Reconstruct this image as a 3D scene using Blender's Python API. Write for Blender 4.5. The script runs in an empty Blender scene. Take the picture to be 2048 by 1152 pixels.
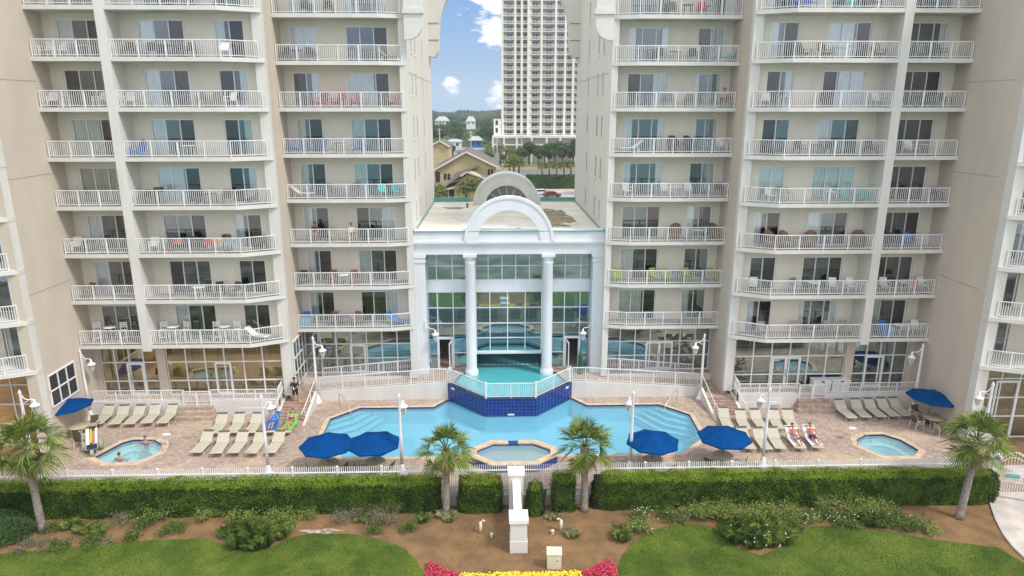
import bpy, bmesh, math, random
from mathutils import Vector, Matrix, noise
from mathutils.geometry import tessellate_polygon
R = math.radians
sc = bpy.context.scene
col = sc.collection
# ------------------------------------------------------------------ camera
cam_d = bpy.data.cameras.new('camera')
cam = bpy.data.objects.new('camera', cam_d)
col.objects.link(cam)
cam_d.sensor_width = 36.0
cam_d.lens = 24.0
cam_d.clip_start = 0.1
cam_d.clip_end = 6000
cam.location = (-1.12, 0.0, 20.0)
cam.rotation_euler = (R(90 - 14.64), 0, R(-1.6))
sc.camera = cam
# ------------------------------------------------------------------ light
SUN_EL, SUN_AZ = 52, 122         # azimuth clockwise from +Y
sun_d = bpy.data.lights.new('sun', 'SUN')
sun = bpy.data.objects.new('sun', sun_d)
col.objects.link(sun)
sun_d.energy = 1.9
sun_d.angle = R(10)
sun_d.color = (1.0, 0.95, 0.88)
sun.location = (30, -30, 60)
sun.rotation_euler = (R(90 - SUN_EL), 0, R(180 - SUN_AZ))
w = bpy.data.worlds.new('World')
sc.world = w
w.use_nodes = True
nt = w.node_tree
nt.nodes.clear()
def wn(t, **k):
    n = nt.nodes.new(t)
    for a, b in k.items():
        setattr(n, a, b)
    return n
sky = wn('ShaderNodeTexSky', sky_type='NISHITA', sun_disc=False)
sky.sun_elevation = R(SUN_EL); sky.sun_rotation = R(SUN_AZ)
sky.altitude = 0; sky.air_density = 1.0; sky.dust_density = 0.3; sky.ozone_density = 1.6
tc = wn('ShaderNodeTexCoord')
sep = wn('ShaderNodeSeparateXYZ')
nt.links.new(tc.outputs['Generated'], sep.inputs[0])
def wm(op, a, b=None, c=None):
    n = wn('ShaderNodeMath', operation=op)
    for i, x in enumerate((a, b, c)):
        if x is None: continue
        if isinstance(x, (int, float)): n.inputs[i].default_value = x
        else: nt.links.new(x, n.inputs[i])
    return n.outputs[0]
def wmr(v, a, b, c=0.0, d=1.0):
    n = wn('ShaderNodeMapRange', interpolation_type='SMOOTHSTEP')
    nt.links.new(v, n.inputs[0])
    for i, x in enumerate((a, b, c, d)): n.inputs[i + 1].default_value = x
    return n.outputs[0]
cn = wn('ShaderNodeTexNoise'); cn.inputs['Scale'].default_value = 38.0; cn.inputs['Detail'].default_value = 7; cn.inputs['Roughness'].default_value = .62
mp = wn('ShaderNodeMapping'); mp.inputs['Scale'].default_value = (1, 1, 2.2)
nt.links.new(tc.outputs['Generated'], mp.inputs[0]); nt.links.new(mp.outputs[0], cn.inputs['Vector'])
nz = cn.outputs['Fac']
# a high deck of cloud over most of the sky, open blue low towards +Y
cn2 = wn('ShaderNodeTexNoise'); cn2.inputs['Scale'].default_value = 2.6; cn2.inputs['Detail'].default_value = 6
nt.links.new(tc.outputs['Generated'], cn2.inputs['Vector'])
deck = wm('ADD', wmr(sep.outputs['Z'], 0.22, 0.5), wmr(sep.outputs['Y'], -0.1, -0.5, 0, .8))
deckm = wmr(wm('ADD', deck, wm('MULTIPLY', wm('SUBTRACT', cn2.outputs['Fac'], .5), 1.6)), .25, .85)
def blob(d, r0, r1, amp):
    v = Vector(d).normalized()
    n = wn('ShaderNodeVectorMath', operation='DISTANCE')
    nt.links.new(tc.outputs['Generated'], n.inputs[0]); n.inputs[1].default_value = v
    b = wmr(n.outputs['Value'], r0, r1, 1.0, 0.0)
    return wmr(wm('ADD', b, wm('MULTIPLY', wm('SUBTRACT', nz, .5), amp)), .42, 1.0)
blobs = [blob((0.012, 1, .150), .0, .085, 2.6), blob((.004, 1, .105), .0, .05, 2.4), blob((-.056, 1, .033), .0, .026, 2.0),
         blob((.012, 1, .018), .0, .04, 2.2), blob((-.35, 1, .12), .0, .25, 2.5), blob((.4, 1, .18), .0, .25, 2.5), blob((-.075, 1, .155), .0, .03, 2.0)]
m = deckm
for b in blobs: m = wm('MAXIMUM', m, b)
m = wm('MINIMUM', m, 1.0)
hz = wn('ShaderNodeMixRGB'); nt.links.new(wmr(sep.outputs['Z'], .0, .5, 1.0, 0.2), hz.inputs[0]); nt.links.new(sky.outputs[0], hz.inputs[1])
hc = wn('ShaderNodeMixRGB'); nt.links.new(wmr(sep.outputs['Z'], .0, .16), hc.inputs[0]); hc.inputs[1].default_value = (2.4, 3.5, 4.6, 1); hc.inputs[2].default_value = (.95, 2.05, 4.1, 1)
nt.links.new(hc.outputs[0], hz.inputs[2])
mix = wn('ShaderNodeMixRGB'); nt.links.new(m, mix.inputs[0]); nt.links.new(hz.outputs[0], mix.inputs[1])
mix.inputs[2].default_value = (7.6, 7.8, 8.2, 1)
bg = wn('ShaderNodeBackground'); bg.inputs[1].default_value = 0.12
nt.links.new(mix.outputs[0], bg.inputs[0])
wo = wn('ShaderNodeOutputWorld'); nt.links.new(bg.outputs[0], wo.inputs[0])
sc.view_settings.view_transform = 'Standard'
sc.view_settings.look = 'None'
sc.view_settings.exposure = 0.62
sc.view_settings.gamma = 1
sc.cycles.max_bounces = 8
sc.cycles.transparent_max_bounces = 12
sc.cycles.use_denoising = True
sc.cycles.caustics_reflective = False
sc.cycles.caustics_refractive = False

# ------------------------------------------------------------------ materials
MATS = {}
def newmat(name):
    m_ = bpy.data.materials.new(name); m_.use_nodes = True
    n = m_.node_tree; b = n.nodes['Principled BSDF']
    MATS[name] = m_
    return m_, n, b
def S(b, **k):
    for a, v in k.items():
        b.inputs[a.replace('_', ' ')].default_value = v
def noisy(name, c1, c2, scale=2.0, rough=.7, detail=5, bump=0.0, bscale=30, stretch=(1, 1, 1), coord='Object', lo=.35, hi=.65, spec=.3, fine=0.0):
    m_, n, b = newmat(name)
    t = n.nodes.new('ShaderNodeTexCoord'); mp = n.nodes.new('ShaderNodeMapping'); mp.inputs['Scale'].default_value = stretch
    n.links.new(t.outputs[coord], mp.inputs[0])
    x = n.nodes.new('ShaderNodeTexNoise'); x.inputs['Scale'].default_value = scale; x.inputs['Detail'].default_value = detail
    n.links.new(mp.outputs[0], x.inputs['Vector'])
    r = n.nodes.new('ShaderNodeValToRGB')
    r.color_ramp.elements[0].position = lo; r.color_ramp.elements[1].position = hi
    r.color_ramp.elements[0].color = (*c1, 1); r.color_ramp.elements[1].color = (*c2, 1)
    n.links.new(x.outputs['Fac'], r.inputs[0])
    out = r.outputs[0]
    if fine:
        y = n.nodes.new('ShaderNodeTexNoise'); y.inputs['Scale'].default_value = bscale; y.inputs['Detail'].default_value = 4
        n.links.new(mp.outputs[0], y.inputs['Vector'])
        mr = n.nodes.new('ShaderNodeMapRange'); mr.inputs[1].default_value = .3; mr.inputs[2].default_value = .7
        mr.inputs[3].default_value = 1 - fine; mr.inputs[4].default_value = 1 + fine
        n.links.new(y.outputs['Fac'], mr.inputs[0])
        mm = n.nodes.new('ShaderNodeVectorMath'); mm.operation = 'SCALE'
        n.links.new(out, mm.inputs[0]); n.links.new(mr.outputs[0], mm.inputs['Scale'])
        out = mm.outputs[0]
    n.links.new(out, b.inputs['Base Color'])
    S(b, Roughness=rough); b.inputs['Specular IOR Level'].default_value = spec
    if bump:
        y = n.nodes.new('ShaderNodeTexNoise'); y.inputs['Scale'].default_value = bscale
        n.links.new(mp.outputs[0], y.inputs['Vector'])
        bp = n.nodes.new('ShaderNodeBump'); bp.inputs['Strength'].default_value = bump; bp.inputs['Distance'].default_value = .02
        n.links.new(y.outputs['Fac'], bp.inputs['Height']); n.links.new(bp.outputs[0], b.inputs['Normal'])
    return m_
def plain(name, c, rough=.6, spec=.4, metal=0.0):
    d = tuple(x * .9 for x in c)
    m_ = noisy(name, d, c, 3.0, rough, 3, spec=spec)
    m_.node_tree.nodes['Principled BSDF'].inputs['Metallic'].default_value = metal
    return m_
def island(name, cols, rough=.6, spec=.3, trans=0.0, nscale=0.0, namp=.35):
    """colour per leaf (random per island) with broad clumps"""
    m_, n, b = newmat(name)
    g = n.nodes.new('ShaderNodeNewGeometry')
    r = n.nodes.new('ShaderNodeValToRGB')
    while len(r.color_ramp.elements) < len(cols): r.color_ramp.elements.new(.5)
    for i, c in enumerate(cols):
        r.color_ramp.elements[i].position = i / (len(cols) - 1); r.color_ramp.elements[i].color = (*c, 1)
    v = g.outputs['Random Per Island']
    if nscale:
        t = n.nodes.new('ShaderNodeTexCoord'); x = n.nodes.new('ShaderNodeTexNoise'); x.inputs['Scale'].default_value = nscale; x.inputs['Detail'].default_value = 4
        n.links.new(t.outputs['Object'], x.inputs['Vector'])
        mr = n.nodes.new('ShaderNodeMapRange'); mr.inputs[1].default_value = .35; mr.inputs[2].default_value = .65; mr.inputs[3].default_value = -namp; mr.inputs[4].default_value = namp
        n.links.new(x.outputs['Fac'], mr.inputs[0])
        a = n.nodes.new('ShaderNodeMath'); a.operation = 'ADD'; a.use_clamp = True
        n.links.new(v, a.inputs[0]); n.links.new(mr.outputs[0], a.inputs[1]); v = a.outputs[0]
    n.links.new(v, r.inputs[0]); n.links.new(r.outputs[0], b.inputs['Base Color'])
    S(b, Roughness=max(rough, .65)); b.inputs['Specular IOR Level'].default_value = spec * .4
    if trans:
        tr = n.nodes.new('ShaderNodeBsdfTranslucent'); n.links.new(r.outputs[0], tr.inputs[0])
        mx = n.nodes.new('ShaderNodeMixShader'); mx.inputs[0].default_value = trans
        n.links.new(b.outputs[0], mx.inputs[1]); n.links.new(tr.outputs[0], mx.inputs[2])
        n.links.new(mx.outputs[0], n.nodes['Material Output'].inputs[0])
    return m_
def brick(name, c1, c2, mortar, bw, bh, ms=.02, rough=.7, patches=None, coord='Object', offset=.5, bump=.3, spec=.3, rot=None):
    m_, n, b = newmat(name)
    t = n.nodes.new('ShaderNodeTexCoord')
    src = t.outputs[coord]
    if rot:
        mp = n.nodes.new('ShaderNodeMapping'); mp.inputs['Rotation'].default_value = rot
        n.links.new(src, mp.inputs[0]); src = mp.outputs[0]
    k = n.nodes.new('ShaderNodeTexBrick'); k.offset = offset
    k.inputs['Color1'].default_value = (*c1, 1); k.inputs['Color2'].default_value = (*c2, 1); k.inputs['Mortar'].default_value = (*mortar, 1)
    k.inputs['Scale'].default_value = 1; k.inputs['Brick Width'].default_value = bw; k.inputs['Row Height'].default_value = bh; k.inputs['Mortar Size'].default_value = ms
    n.links.new(src, k.inputs['Vector'])
    out = k.outputs[0]
    if patches:
        for sc_, cc, lo, hi, amt in patches:
            x = n.nodes.new('ShaderNodeTexNoise'); x.inputs['Scale'].default_value = sc_; x.inputs['Detail'].default_value = 6
            n.links.new(t.outputs[coord], x.inputs['Vector'])
            mr = n.nodes.new('ShaderNodeMapRange'); mr.inputs[1].default_value = lo; mr.inputs[2].default_value = hi; mr.inputs[4].default_value = amt
            n.links.new(x.outputs['Fac'], mr.inputs[0])
            mx = n.nodes.new('ShaderNodeMixRGB'); n.links.new(mr.outputs[0], mx.inputs[0]); n.links.new(out, mx.inputs[1]); mx.inputs[2].default_value = (*cc, 1)
            out = mx.outputs[0]
    n.links.new(out, b.inputs['Base Color'])
    S(b, Roughness=rough); b.inputs['Specular IOR Level'].default_value = spec
    if bump:
        bp = n.nodes.new('ShaderNodeBump'); bp.inputs['Strength'].default_value = bump; bp.inputs['Distance'].default_value = .01; bp.invert = True
        n.links.new(k.outputs['Fac'], bp.inputs['Height']); n.links.new(bp.outputs[0], b.inputs['Normal'])
    return m_
def glassy(name, tint, gfac, rough=.02, ior=1.6, wav=0.0, wscale=1.5, mixdiff=None, wdist=.05, gcol=(1, 1, 1)):
    """pane or water: tinted see-through plus a mirror-like share"""
    m_ = bpy.data.materials.new(name); m_.use_nodes = True; n = m_.node_tree; n.nodes.clear(); MATS[name] = m_
    o = n.nodes.new('ShaderNodeOutputMaterial'); t = n.nodes.new('ShaderNodeBsdfTransparent'); t.inputs[0].default_value = (*tint, 1)
    g = n.nodes.new('ShaderNodeBsdfGlossy'); g.inputs['Roughness'].default_value = rough; g.inputs[0].default_value = (*gcol, 1)
    f = n.nodes.new('ShaderNodeFresnel'); f.inputs[0].default_value = ior
    a = n.nodes.new('ShaderNodeMath'); a.operation = 'ADD'; a.use_clamp = True; a.inputs[1].default_value = gfac
    n.links.new(f.outputs[0], a.inputs[0])
    mx = n.nodes.new('ShaderNodeMixShader'); n.links.new(a.outputs[0], mx.inputs[0])
    base = t.outputs[0]
    if mixdiff:
        d = n.nodes.new('ShaderNodeBsdfDiffuse'); d.inputs[0].default_value = (*mixdiff[0], 1)
        m2 = n.nodes.new('ShaderNodeMixShader'); m2.inputs[0].default_value = mixdiff[1]
        n.links.new(base, m2.inputs[1]); n.links.new(d.outputs[0], m2.inputs[2]); base = m2.outputs[0]
    n.links.new(base, mx.inputs[1]); n.links.new(g.outputs[0], mx.inputs[2])
    n.links.new(mx.outputs[0], o.inputs[0])
    if wav:
        tcn = n.nodes.new('ShaderNodeTexCoord'); x = n.nodes.new('ShaderNodeTexNoise'); x.inputs['Scale'].default_value = wscale; x.inputs['Detail'].default_value = 3
        n.links.new(tcn.outputs['Object'], x.inputs['Vector'])
        bp = n.nodes.new('ShaderNodeBump'); bp.inputs['Strength'].default_value = wav; bp.inputs['Distance'].default_value = wdist
        n.links.new(x.outputs['Fac'], bp.inputs['Height'])
        n.links.new(bp.outputs[0], g.inputs['Normal']); n.links.new(bp.outputs[0], f.inputs['Normal'])
    return m_
cream = noisy('cream_stucco', (.70, .645, .555), (.75, .695, .60), .7, .85, 6, .25, 40, (1, 1, .35))
taupe = noisy('taupe_stucco', (.55, .475, .395), (.60, .52, .43), .5, .85, 6, .25, 40, (1, 1, .3))
def streaks(name):
    n = MATS[name].node_tree; b = n.nodes['Principled BSDF']; t = n.nodes.new('ShaderNodeTexCoord'); mp = n.nodes.new('ShaderNodeMapping'); mp.inputs['Scale'].default_value = (.9, .9, .12)
    x = n.nodes.new('ShaderNodeTexNoise'); x.inputs['Scale'].default_value = 1.6; x.inputs['Detail'].default_value = 8; x.inputs['Roughness'].default_value = .65
    n.links.new(t.outputs['Object'], mp.inputs[0]); n.links.new(mp.outputs[0], x.inputs['Vector'])
    mr = n.nodes.new('ShaderNodeMapRange'); mr.inputs[1].default_value = .48; mr.inputs[2].default_value = .8; mr.inputs[4].default_value = .16
    n.links.new(x.outputs['Fac'], mr.inputs[0]); src = b.inputs['Base Color'].links[0].from_socket
    mx = n.nodes.new('ShaderNodeMixRGB'); n.links.new(mr.outputs[0], mx.inputs[0]); n.links.new(src, mx.inputs[1]); mx.inputs[2].default_value = (.36, .31, .25, 1); n.links.new(mx.outputs[0], b.inputs['Base Color'])
greyst = noisy('grey_stucco', (.62, .60, .55), (.67, .65, .595), .5, .85, 6, .2, 40, (1, 1, .3))
offw = noisy('offwhite_stucco', (.63, .61, .57), (.69, .67, .63), .8, .8, 5, .2, 40, (1, 1, .4))
for _n in ('cream_stucco', 'taupe_stucco', 'grey_stucco', 'offwhite_stucco'): streaks(_n)
white = noisy('white_paint', (.78, .78, .77), (.84, .84, .84), 1.5, .55, 4)
railw = plain('rail_white', (.82, .82, .82), .45)
gappane = plain('gap_window_pane', (.30, .31, .29), .08, .6)
balfl = noisy('balcony_tile', (.26, .24, .21), (.36, .33, .29), 1.2, .8, 5)
hallw = noisy('hall_white', (.68, .70, .73), (.74, .76, .79), .9, .6, 5, .1, 20, (1, 1, .4))
teal = plain('teal_trim', (.12, .36, .32), .5)
roofm = noisy('flat_roof', (.66, .62, .52), (.80, .78, .72), .45, .9, 7, .2, 6, fine=.08)
roofdirt = noisy('roof_dirt', (.20, .15, .09), (.42, .36, .26), 1.8, .95, 8)
roofstain = noisy('roof_stain', (.62, .62, .58), (.74, .74, .72), 1.2, .9, 8)
glass = glassy('tinted_glass', (1.0, 1.0, 1.0), .16, .02, 1.45, gcol=(.82, .93, 1.0))
screen = glassy('screened_glass', (.50, .54, .55), .07, .05, 1.45)
storeglass = glassy('lobby_glass', (.80, .74, .50), .26, .02, 1.5, gcol=(1, .93, .72))
shopglass = glassy('shop_glass', (.55, .62, .60), .38, .02, 1.5, gcol=(.78, .95, .92))
hallglass = glassy('hall_glass', (.45, .66, .68), .42, .03, 1.5, mixdiff=((.10, .28, .28), .28), gcol=(.70, .93, .97))
curtw = noisy('curtain_white', (.86, .90, .92), (.93, .95, .96), 8, .9, 2, stretch=(1, 1, .05))
curtg = noisy('curtain_green', (.62, .70, .65), (.76, .84, .78), 8, .9, 2, stretch=(1, 1, .05))
curtd = noisy('curtain_tan', (.42, .38, .28), (.52, .48, .36), 8, .9, 2, stretch=(1, 1, .05))
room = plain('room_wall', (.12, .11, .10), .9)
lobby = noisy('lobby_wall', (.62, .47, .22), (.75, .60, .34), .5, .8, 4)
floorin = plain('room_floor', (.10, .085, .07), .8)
paver = brick('deck_pavers', (.335, .25, .208), (.42, .325, .28), (.33, .26, .21), .22, .11, .012, .8,
              [(.35, (.52, .40, .27), .48, .66, .75), (1.3, (.24, .16, .12), .50, .70, .62), (4, (.60, .50, .43), .5, .70, .65)])
coping = noisy('pool_coping', (.52, .38, .26), (.66, .52, .39), 2.2, .75, 5, .2, 20)
bluetile = brick('blue_tile', (.004, .016, .13), (.008, .03, .20), (.03, .09, .32), .25, .25, .02, .25, offset=0, bump=.2, spec=.5, rot=(R(90), 0, 0))
plaster = noisy('pool_plaster', (.36, .72, .82), (.42, .78, .88), .3, .7, 4)
tubplaster = noisy('tub_plaster', (.58, .76, .78), (.68, .84, .86), .8, .7, 4)
nosing = plain('step_nosing', (.02, .10, .20), .5)
poolwater = glassy('pool_water', (.72, .95, 1.0), 0.0, .03, 1.33, .35, 1.6, ((.27, .62, .84), .38), .04)
hallwater = glassy('hall_water', (.40, .80, .84), 0.04, .03, 1.33, .45, 1.4, ((.13, .64, .72), .65), .05)
tubwater = glassy('tub_water', (.80, .97, 1.0), 0.0, .05, 1.33, .6, 3.5, ((.50, .78, .86), .35), .05)
seaw = noisy('sea_water', (.05, .27, .26), (.07, .33, .31), .02, .25, 4, .3, .6)
sand = noisy('beach_sand', (.60, .57, .50), (.70, .67, .6), .2, .9, 5)
dune = noisy('dune_scrub', (.10, .11, .085), (.30, .29, .24), .35, .95, 7)
lawn = noisy('lawn', (.055, .10, .009), (.13, .175, .022), .7, .9, 8, .9, 60, fine=.3)
mulch = noisy('mulch_pine_straw', (.155, .098, .052), (.30, .175, .08), 1.1, .95, 9, 1.0, 45, fine=.35, lo=.3, hi=.7)
concrete = noisy('concrete', (.42, .40, .38), (.54, .52, .5), .8, .85, 7, .2, 30)
pathc = noisy('path_concrete', (.46, .40, .36), (.60, .54, .49), 1.0, .85, 8, .2, 30, fine=.1)
asphalt = noisy('asphalt', (.13, .135, .145), (.17, .175, .185), .3, .9, 6)
lotm = noisy('lot_paving', (.40, .34, .33), (.48, .42, .40), .15, .9, 6)
farground = noisy('far_ground', (.10, .13, .05), (.20, .18, .10), .03, .95, 7)
umbb = noisy('umbrella_blue', (.0005, .045, .175), (.001, .056, .215), 2, .9, 3, .1, 60, spec=.05)
slingm = noisy('sling_beige', (.45, .42, .325), (.51, .475, .38), 3, .8, 3)
frameb = plain('frame_beige', (.62, .58, .48), .4)
barm = plain('bar_taupe', (.17, .155, .14), .5)
brownd = plain('dark_brown', (.10, .075, .055), .6)
tabletop = noisy('table_tan', (.42, .36, .22), (.5, .43, .28), 3, .4, 3)
chrome = plain('steel_rail', (.55, .55, .52), .3, .5, .7)
trunkm = noisy('palm_trunk', (.20, .17, .14), (.36, .32, .28), 5, .95, 6, 1.0, 30, (1, 1, 3))
bootm = noisy('palm_boots', (.22, .17, .12), (.48, .42, .34), 6, .95, 5, .8, 20)
frondm = island('palm_frond', [(.045, .085, .014), (.095, .15, .024), (.17, .225, .04), (.32, .34, .10)], .5, .35, .2)
frondd = island('palm_dead', [(.24, .17, .08), (.36, .28, .15)], .8, .2, .1)
hedgetop = island('hedge_lit_top_leaf', [(.06, .12, .008), (.11, .18, .012), (.18, .26, .02), (.25, .32, .035)], .45, .4, .12, 1.2, .3)  # light falling on the hedge tops is put into this paler leaf colour
hedgem = island('hedge_leaf', [(.014, .034, .004), (.032, .066, .006), (.06, .115, .010), (.11, .175, .018)], .45, .4, .12, 1.2, .3)  # darker leaf for the hedge sides, their shade put into the colour
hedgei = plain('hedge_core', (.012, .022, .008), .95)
ballm = island('ball_leaf', [(.03, .065, .018), (.05, .10, .026), (.08, .14, .035)], .5, .3, .1, 1.5, .25)
shrubl = island('shrub_lime', [(.11, .16, .035), (.19, .26, .05), (.30, .36, .09), (.16, .19, .06)], .5, .3, .15, 2, .2)
shrubd = island('shrub_green', [(.04, .085, .014), (.075, .135, .022), (.13, .20, .04), (.19, .24, .06)], .5, .3, .15, 2, .2)
shrubg = island('shrub_grey', [(.12, .15, .08), (.22, .22, .13), (.30, .27, .18)], .6, .3, .1, 2, .2)
shrubv = island('shrub_variegated', [(.30, .30, .14), (.48, .46, .26), (.16, .2, .06)], .5, .3, .1)
grassb = island('grass_blade', [(.038, .078, .006), (.066, .12, .010), (.098, .158, .016), (.165, .195, .035)], .7, .2, .2, .8, .7)
strawm = island('pine_straw', [(.15, .08, .035), (.30, .17, .07), (.38, .25, .11), (.26, .13, .05)], .9, .1)
pinkf = island('pink_flower', [(.36, .008, .03), (.52, .03, .09), (.66, .10, .18), (.40, .01, .02)], .6, .2, .1)
yellowf = island('yellow_flower', [(.80, .58, .01), (.88, .70, .03), (.92, .80, .12)], .6, .2, .1)
whitef = plain('white_flower', (.8, .8, .76), .6)
treem = [island('tree_a', [(.035, .08, .016), (.07, .14, .026), (.12, .20, .04)], .6, .2, .1, .15, .3),
         island('tree_b', [(.03, .06, .02), (.055, .10, .03), (.085, .14, .04)], .6, .2, .1, .15, .3),
         island('tree_c', [(.07, .12, .02), (.12, .19, .032), (.18, .25, .05)], .6, .2, .1, .15, .3)]
woodm = island('far_wood', [(.04, .07, .03), (.06, .095, .045), (.08, .12, .055)], .8, .1, 0, .02, .3)
barkm = plain('bark', (.12, .09, .065), .9)
yellowh = noisy('yellow_siding', (.46, .38, .21), (.52, .44, .26), .6, .8, 4, stretch=(1, 1, 6))
shingle = noisy('brown_shingle', (.135, .11, .105), (.19, .16, .15), 1.5, .9, 6, .4, 8)
creamtrim = plain('cream_trim', (.68, .64, .52), .6)
hrwall = noisy('highrise_wall', (.72, .70, .63), (.78, .76, .69), .1, .8, 4)
hrback = plain('highrise_recess', (.66, .64, .57), .9)
hrslab = plain('highrise_slab', (.78, .78, .76), .7)
hrrail = plain('highrise_rail', (.76, .77, .77), .6)
darkwin = plain('dark_window', (.03, .035, .035), .2, .5)
cwhite = plain('chair_white', (.78, .78, .76), .5)
hrblue = plain('store_blue', (.03, .12, .36), .6)
carred = plain('car_maroon', (.16, .02, .03), .3, .6)
carwhite = plain('car_white', (.7, .7, .72), .3, .6)
rubber = plain('rubber', (.02, .02, .02), .8)
greenpost = plain('dark_green', (.01, .10, .05), .5)
COL = {'white': cwhite, 'dark': plain('c_dark', (.06, .055, .05), .6), 'blue': plain('c_blue', (.015, .17, .62), .5), 'red': plain('c_red', (.68, .012, .03), .6),
       'salmon': plain('c_salmon', (.58, .25, .24), .5), 'teal': plain('c_teal', (.02, .52, .50), .5), 'lime': plain('c_lime', (.38, .52, .06), .5), 'brown': plain('c_brown', (.22, .13, .08), .6),
       'rust': plain('c_rust', (.30, .085, .045), .6), 'grey': plain('c_grey', (.22, .22, .21), .6), 'tan': plain('c_tan', (.42, .36, .28), .6)}

# ------------------------------------------------------------------ helpers
class MB:
    def __init__(s):
        s.v = []; s.f = []; s.mi = []; s.m = 0; s.sm = []; s.smooth = False
    def add(s, vs, fs):
        o = len(s.v); s.v += [tuple(p) for p in vs]
        for f in fs: s.f.append(tuple(i + o for i in f)); s.mi.append(s.m); s.sm.append(s.smooth)
    def box(s, x0, x1, y0, y1, z0, z1, m=None):
        if m is not None: s.m = m
        x0, x1 = min(x0, x1), max(x0, x1); y0, y1 = min(y0, y1), max(y0, y1)
        s.add([(x0, y0, z0), (x1, y0, z0), (x1, y1, z0), (x0, y1, z0), (x0, y0, z1), (x1, y0, z1), (x1, y1, z1), (x0, y1, z1)],
              [(0, 3, 2, 1), (4, 5, 6, 7), (0, 1, 5, 4), (1, 2, 6, 5), (2, 3, 7, 6), (3, 0, 4, 7)])
    def quad(s, a, b, c, d): s.add([a, b, c, d], [(0, 1, 2, 3)])
    def prism(s, poly, z0, z1, m=None):
        if m is not None: s.m = m
        if sum(poly[i][0] * poly[(i + 1) % len(poly)][1] - poly[(i + 1) % len(poly)][0] * poly[i][1] for i in range(len(poly))) < 0: poly = poly[::-1]
        n = len(poly)
        s.add([(p[0], p[1], z0) for p in poly] + [(p[0], p[1], z1) for p in poly],
              [tuple(range(n))[::-1], tuple(range(n, 2 * n))] + [(i, (i + 1) % n, n + (i + 1) % n, n + i) for i in range(n)])
    def prism_y(s, poly, y0, y1):   # poly in (x, z)
        n = len(poly)
        s.add([(p[0], y0, p[1]) for p in poly] + [(p[0], y1, p[1]) for p in poly],
              [tuple(range(n)), tuple(range(n, 2 * n))[::-1]] + [(i, n + i, n + (i + 1) % n, (i + 1) % n) for i in range(n)])
    def bar(s, a, b, w, h=None, up=(0, 0, 1)):
        h = h or w; a = Vector(a); b = Vector(b); d = (b - a).normalized(); u = Vector(up)
        if abs(d.dot(u)) > .98: u = Vector((1, 0, 0))
        r = d.cross(u).normalized() * w / 2; q = r.cross(d).normalized() * h / 2
        s.add([a - r - q, a + r - q, a + r + q, a - r + q, b - r - q, b + r - q, b + r + q, b - r + q],
              [(0, 3, 2, 1), (4, 5, 6, 7), (0, 1, 5, 4), (1, 2, 6, 5), (2, 3, 7, 6), (3, 0, 4, 7)][0:6])
    def tube(s, pts, r, n=8, cap=True):
        pts = [Vector(p) for p in pts]; rs = r if isinstance(r, (list, tuple)) else [r] * len(pts)
        o = len(s.v); ref = Vector((0, 0, 1)); vs = []; fs = []; prev = None
        for i, p in enumerate(pts):
            d = (pts[min(i + 1, len(pts) - 1)] - pts[max(i - 1, 0)]).normalized()
            if prev is None:
                prev = d.cross(ref if abs(d.z) < .95 else Vector((1, 0, 0))).normalized()
            a = (prev - d * prev.dot(d)).normalized(); prev = a; b = d.cross(a)
            for k in range(n):
                t = 2 * math.pi * k / n; vs.append(p + (a * math.cos(t) + b * math.sin(t)) * rs[i])
        for i in range(len(pts) - 1):
            for k in range(n): fs.append((i * n + k, i * n + (k + 1) % n, (i + 1) * n + (k + 1) % n, (i + 1) * n + k))
        if cap: fs.append(tuple(range(n))[::-1]); fs.append(tuple(range((len(pts) - 1) * n, len(pts) * n)))
        sv = s.smooth; s.smooth = n > 6; s.add(vs, fs); s.smooth = sv
    def lathe(s, prof, c=(0, 0, 0), n=16, a0=0.0):
        vs = []; fs = []; k = len(prof)
        for r, z in prof:
            for i in range(n):
                t = a0 + 2 * math.pi * i / n; vs.append((c[0] + r * math.cos(t), c[1] + r * math.sin(t), c[2] + z))
        for j in range(k - 1):
            for i in range(n): fs.append((j * n + i, j * n + (i + 1) % n, (j + 1) * n + (i + 1) % n, (j + 1) * n + i))
        fs.append(tuple(range(n))[::-1]); fs.append(tuple(range((k - 1) * n, k * n)))
        sv = s.smooth; s.smooth = n > 10; s.add(vs, fs); s.smooth = sv
    def poly(s, outer, holes, z):
        loops = [[Vector((p[0], p[1], 0)) for p in outer]] + [[Vector((p[0], p[1], 0)) for p in h] for h in holes]
        tris = tessellate_polygon(loops); vs = [(p.x, p.y, z) for l in loops for p in l]; fs = []
        for t in tris:
            a, b, c = [Vector(vs[i]) for i in t]
            fs.append(tuple(t) if (b - a).cross(c - a).z > 0 else tuple(t)[::-1])
        s.add(vs, fs)
    def build(s, name, mats, parent=None, bevel=0, loc=None):
        me = bpy.data.meshes.new(name); me.from_pydata(s.v, [], s.f)
        if not isinstance(mats, (list, tuple)): mats = [mats]
        for m_ in mats: me.materials.append(m_)
        me.polygons.foreach_set('material_index', s.mi)
        me.polygons.foreach_set('use_smooth', s.sm)
        me.update()
        o = bpy.data.objects.new(name, me); col.objects.link(o)
        if bevel:
            b = o.modifiers.new('bevel', 'BEVEL'); b.width = bevel; b.segments = 2; b.limit_method = 'ANGLE'
        if parent is not None:
            o.parent = parent
            if parent.get('wbase') is not None: o.location = tuple(-x for x in parent.location)
        if loc is not None: o.location = loc
        return o
def tag(o, label=None, cat=None, group=None, kind=None):
    if label: o['label'] = label
    if cat: o['category'] = cat
    if group: o['group'] = group
    if kind: o['kind'] = kind
    return o
def empty(name, loc, label, cat, group=None, rz=0, wbase=False):
    o = bpy.data.objects.new(name, None); col.objects.link(o); o.location = loc; o.rotation_euler = (0, 0, rz)
    tag(o, label, cat, group)
    if wbase: o['wbase'] = 1          # children carry world coordinates
    return o
KIDS = {}
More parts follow.
